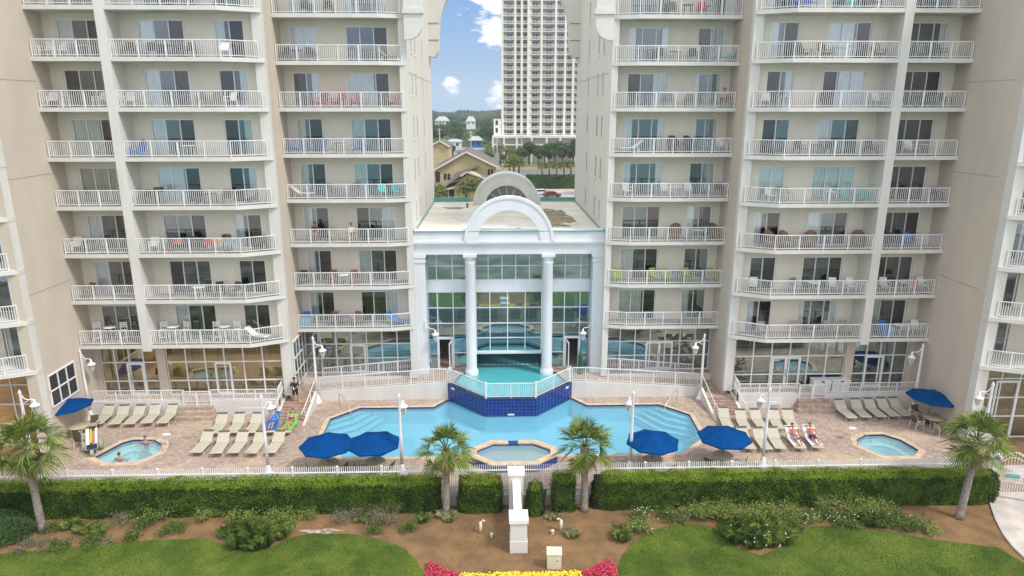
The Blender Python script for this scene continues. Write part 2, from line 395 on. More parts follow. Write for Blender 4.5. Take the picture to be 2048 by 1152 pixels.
def copy_tree(o, parent=None, loc=None, rz=None, label=None, group=None, kids=None):
    c = o.copy(); col.objects.link(c)
    if parent is not None: c.parent = parent
    if loc is not None: c.location = loc
    if rz is not None: c.rotation_euler = (0, 0, rz)
    if label: c['label'] = label
    if group: c['group'] = group
    for ch in (kids if kids is not None else list(o.children)): copy_tree(ch, c)
    return c
def arc(cx, cz, r, a0, a1, n):
    return [(cx + r * math.cos(R(a0 + (a1 - a0) * i / n)), cz + r * math.sin(R(a0 + (a1 - a0) * i / n))) for i in range(n + 1)]
def railing(m, pts, h=.97, zs=None, sp=.125, post=1.42, bw=.026, low=.1, endposts=True):
    """posts, rails and balusters along a path; zs are the floor heights at the path points"""
    zs = zs or [0] * len(pts)
    for i in range(len(pts) - 1):
        a = Vector((*pts[i], zs[i])); b = Vector((*pts[i + 1], zs[i + 1])); L = (b - a).length
        U = Vector((0, 0, 1))
        m.bar(a + U * h, b + U * h, .06, .05); m.bar(a + U * low, b + U * low, .035, .04)
        n = max(1, round(L / post))
        for k in range(n + 1):
            if k == n and i < len(pts) - 2: continue
            p = a.lerp(b, k / n); m.box(p.x - .03, p.x + .03, p.y - .03, p.y + .03, p.z, p.z + h)
        q = max(2, round(L / sp))
        for k in range(1, q):
            p = a.lerp(b, k / q); x, y, z = p; e = bw / 2
            v = [(x - e, y - e), (x + e, y - e), (x + e, y + e), (x - e, y + e)]
            m.add([(*t, z + low) for t in v] + [(*t, z + h) for t in v], [(0, 1, 5, 4), (1, 2, 6, 5), (2, 3, 7, 6), (3, 0, 4, 7)])
rnd = random.Random(7)
# ------------------------------------------------------------------ ground, lawn, deck
GZ = -0.6
m = MB(); m.poly([(-1450, -3), (1450, -3), (1450, 2400), (-1450, 2400)], [[(-40, 20), (40, 20), (40, 66), (-40, 66)]], GZ - .06)
tag(m.build('ground', farground), kind='structure')
m = MB(); m.box(-60, 60, -30, 24, GZ - .5, GZ - .05); tag(m.build('dune_ground', dune), kind='structure')
m = MB(); m.quad((-1450, -60, GZ - .2), (1450, -60, GZ - .2), (1450, -30, GZ - .1), (-1450, -30, GZ - .1)); tag(m.build('beach', sand), kind='structure')
m = MB(); m.quad((-1450, -2450, GZ - .4), (1450, -2450, GZ - .4), (1450, -59, GZ - .25), (-1450, -59, GZ - .25)); tag(m.build('sea', seaw), kind='structure')
m = MB(); m.poly([(-40, 20), (40, 20), (40, 66), (-40, 66)], [[(-28.5, 33.1), (28.5, 33.1), (28.5, 60), (-28.5, 60)]], GZ - .01)
tag(m.build('planting_bed', mulch), kind='structure')
lawnL = [(-40, 20), (-40, 28.6), (-28, 28.8), (-24.8, 29.05), (-22.65, 29.35), (-20.5, 29.72), (-18.2, 29.95), (-15.8, 30.03), (-14.8, 29.75), (-13.8, 29.1), (-12.9, 28.88), (-12.05, 29.15), (-11.4, 29.9), (-10.4, 30.28), (-8.4, 30.22), (-6.85, 29.75), (-5.5, 28.95), (-4.8, 27.9), (-4.35, 26.9), (-4.1, 20)]
lawnR = [(4.2, 20), (4.4, 26.7), (4.9, 28.1), (5.8, 29.3), (7.2, 30.25), (8.6, 30.62), (9.8, 30.4), (10.4, 29.45), (10.75, 28.45), (11.5, 27.95), (12.6, 28.4), (13.9, 29.5), (15, 30.22), (16.5, 30.2), (18.3, 29.75), (20.4, 29.0), (22.5, 28.4), (23.3, 28.2), (23.75, 26.8), (24.3, 20)]
for nm, pl in (('lawn', lawnL), ('lawn', lawnR)):
    m = MB(); m.poly(pl, [], GZ + .02); tag(m.build(nm, lawn), kind='structure')
def inside(p, poly):
    c = False; n = len(poly)
    for i in range(n):
        a = poly[i]; b = poly[i - 1]
        if (a[1] > p[1]) != (b[1] > p[1]) and p[0] < (b[0] - a[0]) * (p[1] - a[1]) / (b[1] - a[1]) + a[0]: c = not c
    return c
for pl, lab in ((lawnL, 0), (lawnR, 1)):
    m = MB(); xs = [max(-27, p[0]) for p in pl]; k = 0
    x0, x1 = min(xs), max(xs)
    while k < 42000:
        x = rnd.uniform(x0 - .1, x1 + .1); y = rnd.uniform(25.2, 30.6)
        j = (rnd.random() ** 3) * .12
        if not inside((x, y - j), pl): continue
        k += 1; a = rnd.uniform(0, 6.28); h = rnd.uniform(.03, .075); e = .011; t = rnd.uniform(-.03, .03)
        m.add([(x - e * math.cos(a), y - e * math.sin(a), GZ + .01), (x + e * math.cos(a), y + e * math.sin(a), GZ + .01), (x + t, y + t, GZ + .02 + h)], [(0, 1, 2)])
    tag(m.build('grass', grassb), 'short mown grass covering the %s lawn' % ('left' if lab == 0 else 'right'), 'grass', kind='stuff')
m = MB(); k = 0
while k < 26000:
    x = rnd.uniform(-27, 25.5); y = rnd.uniform(26.2, 32.9)
    if inside((x, y), lawnL) or inside((x, y), lawnR): continue
    d = noise.noise((x * .6, y * .6, 0))
    if d < -.25 and rnd.random() < .8: continue
    k += 1; a = rnd.uniform(0, 6.28); L = rnd.uniform(.04, .13); e = .008; z = GZ + rnd.uniform(0, .03); dx, dy = math.cos(a), math.sin(a)
    m.add([(x - dy * e, y + dx * e, z), (x + dy * e, y - dx * e, z), (x + dx * L, y + dy * L, z + rnd.uniform(0, .035))], [(0, 1, 2)])
tag(m.build('pine_straw', strawm), 'reddish pine straw mulch scattered over the planting bed', 'mulch', kind='stuff')
# curved path at the right and walk behind the hedge
m = MB(); pth = [(26.0, 33.0), (25.75, 32.2), (24.9, 30.6), (24.35, 29.3), (24.05, 28.2), (23.95, 26.8), (24.0, 20), (34, 20), (34, 36), (27.0, 36)]
m.poly(pth, [], GZ + .03); tag(m.build('path', pathc), kind='structure')
m = MB(); prev = None
for i in range(6):
    a, b = pth[i], pth[i + 1]; m.bar((a[0], a[1], GZ + .03), (b[0], b[1], GZ + .03), .12, .09)
tag(m.build('path_edging', concrete), kind='structure')
m = MB(); m.box(-28.5, 26, 32.62, 33.1, GZ - .3, -.02); tag(m.build('kerb_wall', concrete), kind='structure')
PL = [(-12.0, 38.9), (-12.1, 42.25), (-10.43, 43.92), (-5.35, 43.92), (-4.42, 45.2), (4.42, 45.2), (5.35, 43.92), (10.43, 43.92), (12.1, 42.25), (12.0, 38.9), (10.1, 36.95), (2.75, 36.95), (1.4, 37.9), (-1.4, 37.9), (-2.75, 36.95), (-10.1, 36.95)]
TL = [(-24.9, 37.4), (-24.2, 39.25), (-23.7, 39.6), (-22.4, 39.55), (-21.6, 38.9), (-21.35, 37.95), (-22.1, 36.75), (-23.8, 36.7)]
TR = [(21.3, 37.6), (21.5, 38.3), (22.4, 38.95), (23.6, 39.0), (24.3, 38.25), (24.6, 36.9), (23.9, 36.2), (22.0, 36.25)]
m = MB(); m.poly([(-28.5, 33.1), (28.5, 33.1), (28.5, 45.6), (-28.5, 45.6)], [PL, TL, TR], 0)
m.box(-28.5, 28.5, 33.1, 33.4, GZ - .2, -.02)
tag(m.build('pool_deck', paver), kind='structure')
def inset(poly, d):
    n = len(poly); out = []
    if sum(poly[i][0] * poly[(i + 1) % n][1] - poly[(i + 1) % n][0] * poly[i][1] for i in range(n)) < 0: d = -d
    for i in range(n):
        p0, p1, p2 = Vector(poly[i - 1]), Vector(poly[i]), Vector(poly[(i + 1) % n])
        a = (p1 - p0).normalized(); b = (p2 - p1).normalized(); na = Vector((-a.y, a.x)); nb = Vector((-b.y, b.x))
        k = (na + nb).normalized(); out.append(tuple(p1 + k * (d / max(.35, k.dot(na)))))
    return out
def basin(poly, z0, name, tilem, floorm, waterz, watm, cop=.3):
    n = len(poly)
    m = MB(); m.poly(poly, [], z0); m.m = 0
    for i in range(n):
        a, b = poly[i], poly[(i + 1) % n]
        m.m = 0; m.quad((*a, z0), (*b, z0), (*b, -.28), (*a, -.28)); m.m = 1; m.quad((*a, -.28), (*b, -.28), (*b, .012), (*a, .012))
    tag(m.build(name + '_basin', [floorm, tilem]), kind='structure')
    m = MB(); o = inset(poly, -cop); m.poly(o, [poly], .02)
    for i in range(n):
        a, b = o[i], o[(i + 1) % n]; m.quad((*a, 0), (*b, 0), (*b, .02), (*a, .02))
    tag(m.build(name + '_coping', coping), kind='structure')
    m = MB(); m.poly(poly, [], waterz); tag(m.build(name + '_water', watm), kind='structure')
tiledark = plain('waterline_tile', (.012, .04, .12), .3)
basin(PL, -1.25, 'pool', tiledark, plaster, -.09, poolwater)
basin(TL, -.95, 'hot_tub', tiledark, tubplaster, -.1, tubwater, .35)
basin(TR, -.95, 'hot_tub', tiledark, tubplaster, -.1, tubwater, .35)
for P_ in (TL, TR):   # bench ring in the tubs
    m = MB(); q = inset(P_, .02); r_ = inset(P_, .62)
    m.poly(q, [r_], -.5)
    for i in range(len(r_)):
        a, b = r_[i], r_[(i + 1) % len(r_)]; m.quad((*a, -.95), (*b, -.95), (*b, -.5), (*a, -.5))
        m.m = 1; m.bar((*a, -.49), (*b, -.49), .05, .02); m.m = 0
    tag(m.build('hot_tub_bench', [tubplaster, nosing]), kind='structure')
for s in (-1, 1):     # corner steps of the pool
    m = MB()
    for i in range(4):
        t = .45 + .48 * i; z = -.22 - .2 * i
        A, B, C_, D_ = (s * 12.07, 42.23 - t * 1.0), (s * 12.07, 42.23), (s * 10.43, 43.88), (s * (10.43 - t), 43.88)
        mid = (s * (11.25 - t * .72), 43.05 - t * .85)
        m.m = 0; m.prism([A, B, C_, D_, mid], -1.24, z)
        m.m = 1; m.bar((*A, z + .01), (*mid, z + .01), .07, .02); m.bar((*mid, z + .01), (*D_, z + .01), .07, .02)
    o = m.build('pool_steps', [plaster, nosing]); tag(o, kind='structure')
# small drains / lights on the pool floor
# ------------------------------------------------------------------ upper terrace, blue wall, indoor-outdoor pool
TZ = 1.15
BW = [(-4.42, 45.32), (-1.75, 42.5), (1.75, 42.5), (4.42, 45.32)]
BWi = [(-4.0, 45.6), (-1.58, 42.86), (1.58, 42.86), (4.0, 45.6)]
m = MB(); m.prism(BW + BWi[::-1], -.16, TZ)
o = empty('pool_retaining_wall', (0, 43, 0), 'dark blue tiled wall holding the upper pool above the lower pool', 'wall', wbase=True)
m.build('tiled_wall', bluetile, o)
m = MB(); m.prism(BW + BWi[::-1], -1.25, -.161); m.build('wall_foot', plaster, o)
m = MB(); m.prism(inset(BW + BWi[::-1], -.02), TZ, TZ + .035); m.build('cap', tiledark, o)
m = MB()
for (x, y) in ((-4.2, 45.0), (4.2, 45.0)):
    pass
m.box(-.22, .22, 42.47, 42.5, .0, .1)
for s in (-1, 1):
    a = Vector((s * 4.15, 45.02, .95)); d = Vector((-s * .69, -.727, 0)).normalized()
    m.bar(a, a + d * .3, .02, .14)
m.build('depth_marker', white, o)
UP = [(-4.0, 45.6), (-1.58, 42.86), (1.58, 42.86), (4.0, 45.6), (3.55, 47.25), (2.42, 47.95), (2.42, 60), (-2.42, 60), (-2.42, 47.95), (-3.55, 47.25)]
m = MB(); m.poly(UP, [], .15)
for i in range(len(UP)):
    a, b = UP[i], UP[(i + 1) % len(UP)]; m.m = 0; m.quad((*a, .15), (*b, .15), (*b, .85), (*a, .85)); m.m = 1; m.quad((*a, .85), (*b, .85), (*b, TZ + .01), (*a, TZ + .01))
tag(m.build('upper_pool_basin', [noisy('plaster_teal', (.16, .48, .52), (.22, .56, .60), .5, .7), tiledark]), kind='structure')
m = MB(); m.poly(UP, [], TZ - .15); tag(m.build('upper_pool_water', hallwater), kind='structure')
for s in (-1, 1):
    m = MB()
    m.m = 0; m.poly([(s * 4.0, 45.6), (s * 3.55, 47.25), (s * 2.42, 47.95), (s * 2.42, 60), (s * 6.7, 60), (s * 6.7, 47.6), (s * 13.4, 47.6), (s * 14.9, 47.6), (s * 14.9, 46.9), (s * 5.4, 46.9), (s * 5.4, 45.62), (s * 4.4, 45.62)], [], TZ)
    # upper walk facing
    m.m = 1; m.quad((s * 5.4, 45.62, 0), (s * 5.4, 46.9, 0), (s * 5.4, 46.9, TZ), (s * 5.4, 45.62, TZ))
    m.quad((s * 5.4, 46.9, .3), (s * 14.9, 46.9, .3), (s * 14.9, 46.9, TZ), (s * 5.4, 46.9, TZ))
    tag(m.build('terrace', [paver, offw]), kind='structure')
    # ramp between the landing and the terrace
    m = MB(); a, b = s * 13.6, s * 5.4
    m.m = 0; m.quad((a, 45.5, .62), (b, 45.5, TZ - .002), (b, 46.9, TZ - .002), (a, 46.9, .62))
    m.quad((a, 45.0, .62), (s * 15.6, 45.0, .62), (s * 15.6, 47.0, .62), (a, 47.0, .62))
    tag(m.build('ramp', paver), kind='structure')
    m = MB(); m.add([(a, 45.3, 0), (b, 45.3, 0), (b, 45.3, TZ + .08), (a, 45.3, .7), (a, 45.5, 0), (b, 45.5, 0), (b, 45.5, TZ + .08), (a, 45.5, .7)],
          [(0, 1, 2, 3), (3, 2, 6, 7), (5, 4, 7, 6), (0, 3, 7, 4), (1, 5, 6, 2)])
    m.box(b, s * 4.42, 45.3, 45.5, 0, TZ + .08)
    o = empty('ramp_wall', (s * 9, 45.4, 0), 'low off white wall under the %s ramp beside the blue tiled wall' % ('left' if s < 0 else 'right'), 'wall', wbase=True)
    m.build('wall_body', offw, o)
    m = MB(); railing(m, [(s * 13.5, 45.4), (s * 5.4, 45.4), (s * 4.45, 45.4)], 1.02, [.7, TZ + .08, TZ + .08], sp=.13, post=1.5)
    m.build('railing', railw, o)
    m = MB(); railing(m, [(s * 13.6, 46.95), (s * 6.8, 46.95)], .92, [.88, 1.5], sp=.13, post=1.5)
    tag(m.build('ramp_railing', railw), 'white railing behind the %s ramp under the first balconies' % ('left' if s < 0 else 'right'), 'railing')
o = empty('pool_fence', (0, 43, TZ), 'white railing bent around the front of the upper pool on the blue tiled wall', 'railing', wbase=True)
m = MB(); railing(m, [(-4.3, 45.42), (-1.68, 42.66), (1.68, 42.66), (4.3, 45.42)], 1.05, [TZ + .04] * 4, sp=.12, post=1.6); m.build('rail_panels', railw, o)
for x in (-1.68, 1.68, -4.3, 4.3):
    m = MB(); y = 42.66 if abs(x) < 2 else 45.42; m.box(x - .06, x + .06, y - .06, y + .06, TZ + .03, TZ + 1.2); m.build('post', railw, o)
# wing terraces, steps, stairs
for s in (-1, 1):
    m = MB(); m.box(s * 15.7, s * 28.1, 43.2, 47, 0, .98, 0); m.box(s * 15.7, s * 28.1, 43.1, 43.35, 0, 1.06, 1)
    tag(m.build('terrace', [paver, offw]), kind='structure')
    m = MB(); xa, xb = (20.2, 22.0) if s < 0 else (19.9, 21.7)
    for i in range(4): m.box(s * xa - .12 * s * (3 - i), s * xb + .12 * s * (3 - i), 43.098 - .3 * (3 - i), 43.2, 0, .24 * (i + 1))
    tag(m.build('garden_steps', paver), kind='structure')
    m = MB(); n = 6
    for i in range(n): m.box(s * 13.75, s * 15.5, 42.1 + .28 * i, 45.05, 0, .62 * (i + 1) / n)
    tag(m.build('stairs', noisy('stair_paver%d' % s, (.30, .20, .16), (.42, .30, .25), 3, .85)), kind='structure')
    o = empty('stair_railing', (s * 14.6, 43.5, 0), 'white handrails and sloping stringers of the %s stairs up to the ramp' % ('left' if s < 0 else 'right'), 'railing', wbase=True)
    for x in (13.62, 15.6):
        m = MB(); x *= s; e = .09
        pr = [(41.3, 0), (45.2, 0), (45.2, 1.0), (44.9, .95)]
        m.add([(x - e, p[0], p[1]) for p in pr] + [(x + e, p[0], p[1]) for p in pr], [(0, 1, 2, 3), (7, 6, 5, 4), (0, 3, 7, 4), (3, 2, 6, 7), (0, 4, 5, 1), (1, 5, 6, 2)])
        m.build('stringer', offw, o)
        m = MB(); m.tube([(x, 41.0, .95), (x, 41.9, 1.05), (x, 45.0, 1.85)], .028, 6)
        for y, z0, z1 in ((41.9, .1, 1.05), (43.4, .55, 1.45), (44.9, .9, 1.83)): m.tube([(x, y, z0), (x, y, z1)], .026, 6)
        m.build('handrail', railw, o)
    m = MB(); m.tube([(s * 15.6, 41.9, 1.02), (s * 17.9, 41.9, 1.02)], .026, 6)
    for x in (16.6, 17.9): m.tube([(s * x, 41.9, 0), (s * x, 41.9, 1.02)], .024, 6)
    m.build('queue_rail', railw, o)
    o = empty('terrace_railing', (s * 21, 43.2, 1.05), 'low white railing along the %s wing terrace above the back row of loungers' % ('left' if s < 0 else 'right'), 'railing', wbase=True)
    g0, g1 = (xa, xb)
    for (p, q) in ((15.75, g0), (g1, 28.0)):
        m = MB(); railing(m, [(s * p, 43.22), (s * q, 43.22)], .72, [1.06, 1.06], sp=.12, post=1.35, low=.06); m.build('rail_panel', railw, o)
    m = MB(); railing(m, [(s * 15.7, 43.22), (s * 15.7, 45.0)], .8, [1.06, 1.3], sp=.12, post=.9, low=.06); m.build('rail_panel', railw, o)
    o = empty('terrace_gate', (s * 21, 43.1, 1), 'pair of white gate leaves at the top of the %s terrace steps' % ('left' if s < 0 else 'right'), 'gate', wbase=True)
    for (p, q) in ((g0, (g0 + g1) / 2 - .03), ((g0 + g1) / 2 + .03, g1)):
        m = MB(); railing(m, [(s * p, 43.07), (s * q, 43.07)], 1.0, [.72, .72], sp=.11, post=.9, low=.05); m.build('gate_leaf', railw, o)

# ------------------------------------------------------------------ the two balcony towers
ZB = [4.89, 7.92, 10.95, 13.96, 16.94, 19.88, 22.76, 25.6, 28.45]
TOP = 32.0
def curtain(m, x0, x1, y, z0, z1):
    n = max(4, int((x1 - x0) / .09)); vs = []
    for i in range(n + 1):
        x = x0 + (x1 - x0) * i / n; yy = y + (.035 if i % 2 else -.02); vs += [(x, yy, z0), (x, yy, z1)]
    m.add(vs, [(2 * i, 2 * i + 2, 2 * i + 3, 2 * i + 1) for i in range(n)])
DOORM = {}
def door_proto(n, wdt):
    """sliding door of n panels, local x from 0 to wdt, z from 0 to 2.25"""
    f = MB(); h = 2.25
    f.box(0, wdt, -.04, .08, h - .07, h); f.box(0, wdt, -.04, .08, 0, .05)
    for i in range(n + 1):
        x = wdt * i / n; e = .035 if i in (0, n) else .03
        x = min(max(x, e), wdt - e); f.box(x - e, x + e, -.039 + .02 * (i % 2), .06, .05, h - .07)
    fr = f.build('sliding_door', white); pn = []
    for dk in ({n - 1}, {0}, set()):
        p = MB()
        for i in range(n):
            x0, x1 = wdt * i / n + .03, wdt * (i + 1) / n - .03; y = 0 if i % 2 else .02
            p.m = 1 if i in dk else 0; p.quad((x0, y, .05), (x1, y, .05), (x1, y, h - .07), (x0, y, h - .07))
        pn.append(p.build('pane', [glass, screen]))
    cs = {}
    for nm, parts in {'l': [(0, .36)], 'r': [(.66, 1)], 'b': [(0, .2), (.8, 1)], 'f': [(0, 1)], 'h': [(.0, .64)], 'g': [(.36, 1)]}.items():
        for mn, mt in (('w', curtw), ('g', curtg), ('t', curtd)):
            c = MB()
            for a, b in parts: curtain(c, wdt * a + .06, wdt * b - .06, .06, .03, h - .03)
            cs[nm + mn] = c.build('curtain', mt)
    return fr, pn, cs
D3 = door_proto(3, 2.72); D2 = door_proto(2, 1.78)
protos = []
def place_door(proto, parent, x, y, z, cur):
    fr, pn, cs = proto
    o = fr.copy(); col.objects.link(o); o.parent = parent; o.location = Vector((x, y, z)) - parent.location
    k = 2 if cur and cur[0][0] in 'fb' else (0 if cur and cur[0][0] in 'lh' else (1 if cur else rnd.choice((0, 0, 1, 2))))
    for q in [pn[k]] + ([cs[c] for c in cur] if cur else []):
        c = q.copy(); col.objects.link(c); c.parent = o; c.location = (0, 0, 0)
    return o
# curtains seen behind the doors, bay by bay from the lowest balcony up ('' = none)
CUR = {'A-': ['', 'lw', 'lw', 'ft', 'hg', '', 'lw', ''], 'B3-': ['lg', '', '', 'hw', 'lw', 'lw', 'lw', 'bw'], 'B2-': ['', '', 'lw', 'rw', 'rg', 'rw', 'lw', ''],
       'C2-': ['lg', 'lw', 'lw', 'lg', 'lg', 'rw', 'fw', 'fw'], 'C3-': ['rw', 'lg', 'rg', 'lg', 'lg', 'hw', '', 'bw'],
       'D3+': ['hg', 'lw', '', 'bw', 'bw', 'rg', 'bw', ''], 'D2+': ['lg', '', 'lw', 'rg', 'bw', 'bw', 'rw', ''], 'E2+': ['lw', '', 'lw', 'fw', '', 'rw', 'lw', ''],
       'E3+': ['bw', '', 'lw', 'fg', 'lw', 'gw', 'hw', ''], 'F+': ['lg', '', '', '', '', '', 'bw', '']}
def tower(s):
    nm = 'left' if s < 0 else 'right'
    root = empty('condominium_tower', (s * 17, 44, 0), 'tall beige stucco balcony tower %s of the white columned pool hall' % nm, 'building', wbase=True)
    root['wbase'] = 1
    W = MB()     # materials: 0 cream 1 taupe 2 offwhite 3 grey
    bays = {'AB': (44.4, 15.0, 28.2, 'A', [(24.6, 2.72), (19.75, 2.72), (16.15, 1.78)]), 'CD': (47.6, 7.0, 14.92, 'C', [(7.95, 2.72), (12.55, 1.78)])}
    for (y, x0, x1, _, ops) in bays.values():
        ops = sorted(ops); xs = x0
        for (a, wd) in ops:
            W.box(s * xs, s * a, y, y + .2, 4.7, TOP, 0); xs = a + wd
        W.box(s * xs, s * x1, y, y + .2, 4.7, TOP, 0)
        for (a, wd) in ops:
            for k in range(9):
                zf = ZB[k] + .25; zt = ZB[k + 1] if k < 8 else TOP
                W.box(s * a, s * (a + wd), y + .001, y + .199, zf + 2.25, zt, 0)
    # piers
    W.box(s * 23.5, s * 24.06, 42.78, 44.4, 4.7, TOP, 2)
    W.box(s * 14.9, s * 15.5, 43.95, 44.4, .98, TOP, 2)
    W.box(s * 6.68, s * 7.1, 46.45, 47.6, TZ, TOP, 2)
    # side walls
    W.box(s * 14.897, s * 15.3, 44.38, 47.8, .5, TOP, 1)
    W.box(s * 28.1, s * 28.6, 38.4 if s < 0 else 37.9, 47, GZ, TOP, 1)
    # gap wall with window reveals
    WY = [(49.6, 50.3), (51.9, 52.7), (57.2, 57.9)]
    ys = [46.5] + [v for p in WY for v in p] + [65.5]
    for i in range(0, len(ys), 2): W.box(s * 6.7, s * 7.0, ys[i] if i else 47.6, ys[i + 1], 0, TOP, 3)
    for a, b in WY:
        z = 0
        for k in range(2, 9):
            zf = ZB[k] + 1.05; W.box(s * 6.702, s * 6.998, a, b, z, zf, 3); z = zf + 1.65
        W.box(s * 6.702, s * 6.998, a, b, z, TOP, 3)
    W.box(s * 7.0, s * 28, 65.2, 65.5, 0, TOP, 3); W.box(s * 6.7, s * 28.6, 46, 65.5, TOP, TOP + .3, 3)
    W.box(s * 28.1, s * 28.6, 47, 65.5, 0, TOP, 1)
    # ground storey piers
    W.box(s * 23.35, s * 23.95, 44.1, 44.6, .98, 4.7, 1); W.box(s * 27.75, s * 28.1, 44.1, 44.6, .98, 4.7, 1)
    W.box(s * 15.3, s * 15.6, 44.12, 44.6, .98, 4.7, 2)
    wall = W.build('wall', [cream, taupe, offw, greyst], root)
    g = MB()
    for z in (22.35, 10.3): g.box(s * 6.69, s * 6.7, 46.6, 65.4, z, z + .06)
    for z in (21.6, 16.2, 9.5): g.box(s * 28.09, s * 28.1, 39, 43, z, z + .05)
    g.build('wall_joint', plain('joint%d' % s, (.42, .37, .31), .9), root)
    # rooms behind the glass
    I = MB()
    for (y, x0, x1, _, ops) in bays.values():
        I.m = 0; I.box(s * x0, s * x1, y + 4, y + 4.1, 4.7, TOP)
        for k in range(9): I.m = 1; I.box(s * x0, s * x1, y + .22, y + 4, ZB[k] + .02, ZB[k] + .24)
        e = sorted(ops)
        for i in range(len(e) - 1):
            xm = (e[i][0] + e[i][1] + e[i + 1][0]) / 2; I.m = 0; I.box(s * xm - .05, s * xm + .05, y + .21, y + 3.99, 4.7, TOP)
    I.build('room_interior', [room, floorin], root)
    for k in range(2, 9):
        for a, b in WY:
            z = ZB[k] + 1.05
            f = MB(); X = s * 6.715
            f.box(X - .03, X + .03, a, a + .07, z, z + 1.65); f.box(X - .03, X + .03, b - .07, b, z, z + 1.65)
            f.box(X - .029, X + .029, a + .07, b - .07, z, z + .07); f.box(X - .029, X + .029, a + .07, b - .07, z + 1.58, z + 1.65)
            f.box(s * 6.66, s * 6.7, a - .1, b + .1, z - .1, z)
            o = f.build('window', offw, root)
            f = MB(); f.box(X - .005, X + .005, a + .07, b - .07, z + .07, z + 1.58); f.build('pane', gappane, o)
    # balcony slabs and railings, one mesh of each kind shared by every floor
    slabs = {'A': [(28.1, 42.8), (24.06, 42.8), (24.06, 44.4), (28.1, 44.4)],
             'B': [(23.5, 42.8), (17.05, 42.8), (14.88, 43.9), (14.88, 43.96), (15.5, 43.96), (15.5, 44.4), (23.5, 44.4)],
             'C': [(14.89, 46.0), (8.28, 46.0), (6.66, 46.38), (6.66, 46.46), (7.1, 46.46), (7.1, 47.6), (14.89, 47.6)]}
    slabs['C'] = [(14.89, 46.0), (8.28, 46.0), (6.66, 46.44), (7.1, 46.46), (7.1, 47.6), (14.89, 47.6)]
    rails = {'A': [(28.0, 42.88), (24.1, 42.88)], 'B': [(23.45, 42.88), (17.08, 42.88), (15.2, 43.86)], 'C': [(14.82, 46.08), (8.3, 46.08), (6.95, 46.42)]}
    for b in 'ABC':
        m = MB(); m.prism([(s * p[0], p[1]) for p in slabs[b]], 0, .25); m.mi[1] = 1
        e = slabs[b]
        s0 = m.build('balcony_slab', [offw, balfl], root)
        m = MB(); railing(m, [(s * p[0], p[1]) for p in rails[b]], .97, [.25] * len(rails[b])); r0 = m.build('balcony_railing', railw, root)
        for k in range(9):
            for p0 in (s0, r0):
                if k == 8 and p0 is r0: continue
                c = p0 if k == 0 else p0.copy()
                if k: col.objects.link(c)
                c.location = (-root.location.x, -root.location.y, ZB[k])
    bn = {-1: ('A-', 'B3-', 'B2-', 'C3-', 'C2-'), 1: ('F+', 'E3+', 'E2+', 'D3+', 'D2+')}[s]
    for k in range(8):
        zf = ZB[k] + .25
        for key, (x, wd, y, pr) in zip(bn, ((24.6, 2.72, 44.5, D3), (19.75, 2.72, 44.5, D3), (16.15, 1.78, 44.5, D2), (7.95, 2.72, 47.7, D3), (12.55, 1.78, 47.7, D2))):
            cc = CUR[key][k]
            xx = s * x if s > 0 else -(x + wd)
            place_door(pr, root, xx, y, zf, [cc] if cc else [])
    # far wing seen at the picture's edge
    yo = 0 if s > 0 else .7
    Wg = MB()
    Wg.box(s * 28.09, s * 28.75, 37.75 + yo, 38.35 + yo, GZ, TOP, 2); Wg.box(s * 28.602, s * 28.64, 38.35 + yo, 39.6 + yo, GZ, TOP, 0)
    yb = 39.6 + yo
    for a, b in ((28.6, 29.1), (31.0, 33.0), (34.9, 40)): Wg.box(s * a, s * b, yb, yb + .2, 4.7, TOP, 0)
    for a, wd in ((29.15, 1.78), (33.05, 1.78)):
        for k in range(8): Wg.box(s * (a - .05), s * (a + wd + .07), yb + .001, yb + .199, ZB[k] + .25 + 2.25, ZB[k + 1], 0)
    Wg.build('wing_wall', [cream, taupe, offw], root)
    I = MB(); I.box(s * 28.6, s * 40, yb + 3, yb + 3.1, 0, TOP); I.build('room_interior', room, root)
    m = MB(); m.prism([(s * p[0], p[1] + yo) for p in ((28.06, 37.72), (30.5, 36.6), (40, 36.6), (40, 39.6), (28.6, 39.6), (28.6, 38.36), (28.06, 38.36))], 0, .25); s0 = m.build('balcony_slab', offw, root)
    m = MB(); railing(m, [(s * 28.5, 37.7 + yo), (s * 30.5, 36.72 + yo), (s * 40, 36.72 + yo)], .97, [.25] * 3); r0 = m.build('balcony_railing', railw, root)
    for k in range(8):
        for p0 in (s0, r0):
            c = p0 if k == 0 else p0.copy()
            if k: col.objects.link(c)
            c.location = (-root.location.x, -root.location.y, ZB[k])
        for a in (29.15, 33.05):
            cc = rnd.choice(['', '', 'lw', 'rg', 'bw', ''])
            place_door(D2, root, s * a if s > 0 else -(a + 1.78), yb + .1, ZB[k] + .25, [cc] if cc else [])
    # ground storey glazing
    def store(x0, x1, y, z0, z1, nx, zr, doors, gl=None):
        gl = gl or (storeglass if s < 0 and x0 > 15 else shopglass)
        f = MB(); xs = [x0 + (x1 - x0) * i / nx for i in range(nx + 1)]
        for i, x in enumerate(xs):
            f.box(s * x - .04, s * x + .04, y - .05, y + .05, z0, z1)
        for z in [z0 + .04] + zr + [z1 - .04]: f.box(s * x0 + .0, s * x1, y - .045, y + .045, z - .04, z + .04)
        o = f.build('storefront_window', white, root)
        f = MB(); f.quad((s * x0, y, z0), (s * x1, y, z0), (s * x1, y, z1), (s * x0, y, z1)); f.build('pane', gl, o)
